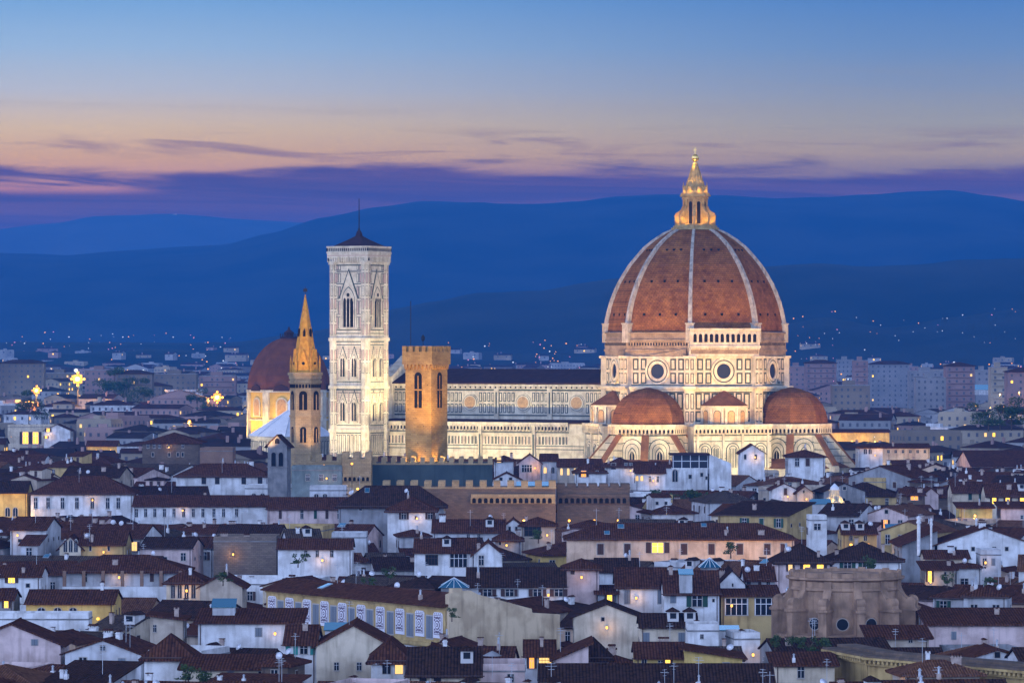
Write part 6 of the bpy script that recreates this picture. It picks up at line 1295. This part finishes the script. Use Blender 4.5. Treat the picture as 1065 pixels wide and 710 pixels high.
farlamps(30, 822, 1065, 2450, 4500, (22, 38), 'among the right apartment blocks', (5, 4, 2)); farlamps(40, 822, 1065, 4650, 5250, (6, 12), 'on the lower right hillside', (4, 5, 2), .3, .9); farlamps(26, 870, 1065, 1700, 2300, (14, 20), 'among the right far roofs', (6, 2, 1), .4, .9)
farlamps(16, 0, 250, 1700, 2250, (14, 20), 'among the left far roofs', (6, 2, 1), .4, .9)
def hill_lamps(pts, where, Yh=6000):
    for px, py in pts:
        for _ in range(1):
            Y = Yh; o = bpy.data.objects.new('distant_lamp', LW if rl.random() < .8 else LO); C.objects.link(o); o.location = P(px, py, Y); s_ = rl.uniform(.35, .8)*Y/F*.75; o.scale = (s_,)*3
            tag(o, f'tiny light {where}', 'lamp', f'tiny lights {where}')
# ---------------------------------------------------------------- what can be seen from here: drop pieces wholly hidden behind others
from mathutils.bvhtree import BVHTree
bpy.context.view_layer.update()
vv, ff = [], []
for o in list(C.objects):
    if o.type != 'MESH' or o.name.startswith(('window', 'chimney', 'aerial', 'satellite', 'skylight', 'dormer', 'lamp', 'distant_lamp', 'foliage', 'trunk', 'haze')): continue
    M = o.matrix_world; k = len(vv); vv += [M @ v.co for v in o.data.vertices]; ff += [[k+i for i in p.vertices] for p in o.data.polygons]
for cx, cy, w, d, h, rz, rt, wi, ri in FARH:
    k = len(vv); M = Matrix.Translation((cx, cy, 0)) @ Matrix.Rotation(R(rz), 4, 'Z'); vv += [M @ Vector((x*w/2, y*d/2, z)) for z in (0, h+1.5) for x, y in ((-1, -1), (1, -1), (1, 1), (-1, 1))]
    ff += [[k+4, k+5, k+6, k+7], [k, k+1, k+5, k+4], [k+1, k+2, k+6, k+5], [k+2, k+3, k+7, k+6], [k+3, k, k+4, k+7]]
bvh = BVHTree.FromPolygons(vv, ff)
EYES = [Vector((x, 0, CZ)) for x in (0, -14, 14)]
def seen(p, tol=1.0, eyes=EYES):
    for e in eyes:
        d = p-e; L_ = d.length; hit = bvh.ray_cast(e, d/L_, L_)
        if hit[0] is None or hit[3] > L_-tol: return True
    return False
def inview(p, m=14): q = PX0+F*p.x/p.y; r = PY0-F*(p.z-CZ)/p.y; return -m < q < 1065+m and -m < r < 710+m
kill = []
for o in VIS:
    c = sum((Vector(k) for k in o.bound_box), Vector())/8; top = o.matrix_world @ Vector((c.x, c.y, max(k[2] for k in o.bound_box)-.15)); mid_ = o.matrix_world @ c
    if not (inview(mid_) and (seen(mid_, .9) or seen(top, .9))): kill.append(o)
print('pieces hidden', len(kill), 'of', len(VIS))
bpy.data.batch_remove(kill)
def drop(root): bpy.data.batch_remove([c for c in root.children_recursive] + [root])
keepP = []
for q in PROC:
    M = q['root'].matrix_world; n = 0; d2 = 5
    for x in (-.45, -.2, 0, .2, .45):
        for y, z in ((-.4, q['h']-.6), (-.5, q['h']-2.5), (-.2, q['h']+q['rise']*.5), (0, q['h']+q['rise']-.1)):
            p = M @ Vector((x*q['w'], y*9, z))
            if inview(p, 8) and seen(p, 1.4, EYES[:1]): n += 1
    if n < 1: drop(q['root'])
    else: q['n'] = n; keepP.append(q)
print('houses kept', len(keepP))
rw = random.Random(9); cnd = [q for q in keepP + HPL if q['cy'] > 600 and q['h'] > 8 and 'lit' not in (q['root'].get('label') or '')] * 4; rw.shuffle(cnd); usedw = set()
for q in cnd:
    if len(WL) >= 30: break
    if q['root'].name in usedw: continue
    x = rw.uniform(-.35, .35)*q['w']; zl = q['h']-rw.uniform(1.2, 2.4); M = q['root'].matrix_world
    if inview(M @ Vector((x, 0, zl)), -10) and all(seen(M @ Vector((x, -q['d']/2-.9, zl+dz)), .6, EYES[:1]) for dz in (-.4, .3)): usedw.add(q['root'].name); walllamp(q['root'], x, -q['d']/2-.6, zl, rw.uniform(45, 150)*(q['cy']/900)**1.5)
# ---------------------------------------------------------------- labels: look, then rank beside the nearest landmark
lm('great dome', 723, 290); lm('orange battlemented tower', 443, 430); lm('slender spire tower', 317, 450)
RTN = {'gx': 'gabled', 'gy': 'gable-fronted', 'hip': 'hip-roofed', 'flat': 'flat-roofed', 'sf': 'lean-to-roofed'}
ORD = ['nearest', 'second', 'third', 'fourth', 'fifth', 'sixth', 'seventh', 'eighth', 'ninth', 'tenth', 'eleventh', 'twelfth', 'thirteenth', 'fourteenth', 'fifteenth', 'sixteenth', 'seventeenth', 'eighteenth', 'nineteenth', 'twentieth']
def assign(items, noun, feat=True):
    buckets = {}
    for q in items:
        best = sorted((math.hypot(q['px']-x, (q['py']-y)*1.8), n, x, y) for n, (x, y) in LM.items() if n not in ('great dome',))[0]; _, n, x, y = best
        dx, dy = q['px']-x, (q['py']-y)*1.8; way = ('right of' if dx > 0 else 'left of') if abs(dx) > abs(dy) else ('below' if dy > 0 else 'above')
        buckets.setdefault((n, way, q.get('wall', ''), q.get('rt', '')), []).append((best[0], q))
    for (n, way, wc, rt), l in buckets.items():
        l.sort(key=lambda t: t[0])
        for k, (_, q) in enumerate(l):
            f_ = (' with ' + q['feats'][0]) if feat and q.get('feats') else ''; r_ = ORD[k] if k < 20 else 'farthest'
            who = f'{wc} {RTN[rt]} {noun}' if rt else noun
            rank = '' if len(l) == 1 else f', {r_} such'
            q['root']['label'] = f"{who}{f_}{rank} {way} the {n}".replace('  ', ' ')
            if len(q['root']['label'].split()) > 16: q['root']['label'] = f"{who}{rank} {way} the {n}"
assign(keepP, 'house')
seen_l = {}
for q in keepP:
    l_ = q['root']['label']; seen_l.setdefault(l_, []).append(q)
sl_ = [dict(root=o, px=PX0+F*o.location.x/o.location.y, py=PY0-F*(o.location.z+8-CZ)/o.location.y) for o in C.objects if o.get('_auto')]
assign(sl_, 'orange street lamp glowing between roofs', False)
assign([dict(root=t_, px=PX0+F*t_.location.x/t_.location.y, py=PY0-F*(t_.location.z-CZ)/t_.location.y) for t_ in WL], 'small wall lamp warming a house front', False)
# nearest far houses are things, the rest one mass
NH = sum(1 for o in C.objects if o.type == 'EMPTY' and o.get('category') == 'house'); room = max(0, 300-NH); k = 0
vis_far = []
for a in FARH:
    cx, cy, w, d, h = a[:5]; s = sum(seen(Vector((cx+t*w, cy-d*.45, z)), 6, EYES[:1]) for t in (-.4, 0, .4) for z in (h-2, h-.3, h-6)); 
    if abs(cx) < .12*cy and s >= 2: vis_far.append((s*w/cy, a))
vis_far.sort(key=lambda t: -t[0]); pick = {id(a) for _, a in vis_far[:room]}
print('near houses', NH, 'far individuals', len(pick), 'far all', len(FARH))
FI = []
for a in FARH:
    cx, cy, w, d, h, rz, rt, wi, ri = a
    if id(a) in pick:
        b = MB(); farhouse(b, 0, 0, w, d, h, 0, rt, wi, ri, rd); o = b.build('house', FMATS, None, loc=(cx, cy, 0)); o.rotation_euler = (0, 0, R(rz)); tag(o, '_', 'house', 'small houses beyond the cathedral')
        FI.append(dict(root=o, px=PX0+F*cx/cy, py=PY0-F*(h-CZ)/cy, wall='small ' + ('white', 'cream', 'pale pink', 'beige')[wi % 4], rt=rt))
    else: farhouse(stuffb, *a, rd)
lm('broad pink apartment block', 855, 385); lm('yellow-windowed far left building', 32, 450); lm('purple hall roof', 1040, 478); lm('cathedral east end', 865, 445); lm('long white barrack', 940, 421); lm('bright floodlight mast', 81, 405); lm('chapel dome', 290, 380); lm('four pale columns', 192, 418)
assign(FI, 'house')
Y = 4700.0
while Y < 6600:
    x = -.125*Y
    while x < .125*Y:
        w = rd.uniform(9, 26); tz = terrain(x+w/2, Y); k0 = len(stuffb.v)
        if rd.random() < (.85 if tz < 40 else (.3 if tz < 52 else 0)):
            farhouse(stuffb, x+w/2, Y+rd.uniform(-40, 40), w, 14, max(5, rd.gauss(8 if tz < 40 else 5, 1.5)), rd.uniform(-20, 20), rd.choice(('hip', 'gx', 'flat')), rd.choice((0, 1, 2)), rd.choice((4, 5)), rd, 1, .10, 1.6, 1.6, 7)
            for q in range(k0, len(stuffb.v)): stuffb.v[q] = (stuffb.v[q][0], stuffb.v[q][1], stuffb.v[q][2]+tz-1)
        x += w+rd.uniform(6, 50)
    Y += 120
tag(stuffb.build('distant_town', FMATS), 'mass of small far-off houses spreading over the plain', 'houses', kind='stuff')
hill_pts = [([(477, 314), (480, 312), (484, 313), (487, 311)], 'on the hill above the campanile side', 6450), ([(409, 323), (413, 322), (418, 322), (424, 323), (449, 321)], 'low on the hill beside the campanile', 6450),
            ([(843, 313), (849, 314), (853, 310), (856, 312), (845, 328), (818, 326), (930, 300)], 'on the slope right of the great dome', 6350), ([(181, 223), (183, 223)], 'on the far left hilltop', 13200),
            ([(830, 349), (842, 351), (852, 358), (866, 352), (873, 346), (905, 345), (931, 349), (962, 341), (980, 344), (1013, 350), (1024, 356), (1045, 345), (1056, 352), (916, 338), (985, 331), (1035, 338), (940, 333), (1001, 346)], 'on the dark right hillside', 4900)]
for pts, where, Yh in hill_pts: hill_lamps(pts, where, Yh)
for o in C.objects:
    if len(o.get('label', '').split()) > 16: print('LONG', o['label'])
    for kx in ('_px', '_py', '_auto'):
        if kx in o: del o[kx]
# ---------------------------------------------------------------- the evening air
hz = MB(); hz.box(-18000, 18000, -290, 15500, -1, 470)
hm = bpy.data.materials.new('haze_air'); hm.use_nodes = True; t = hm.node_tree; t.nodes.remove(t.nodes['Principled BSDF'])
v = t.nodes.new('ShaderNodeVolumePrincipled'); v.inputs['Color'].default_value = (.034, .275, .755, 1); v.inputs['Density'].default_value = HAZE_D
t.links.new(v.outputs[0], t.nodes['Material Output'].inputs['Volume'])
tag(hz.build('haze', hm), kind='stuff')
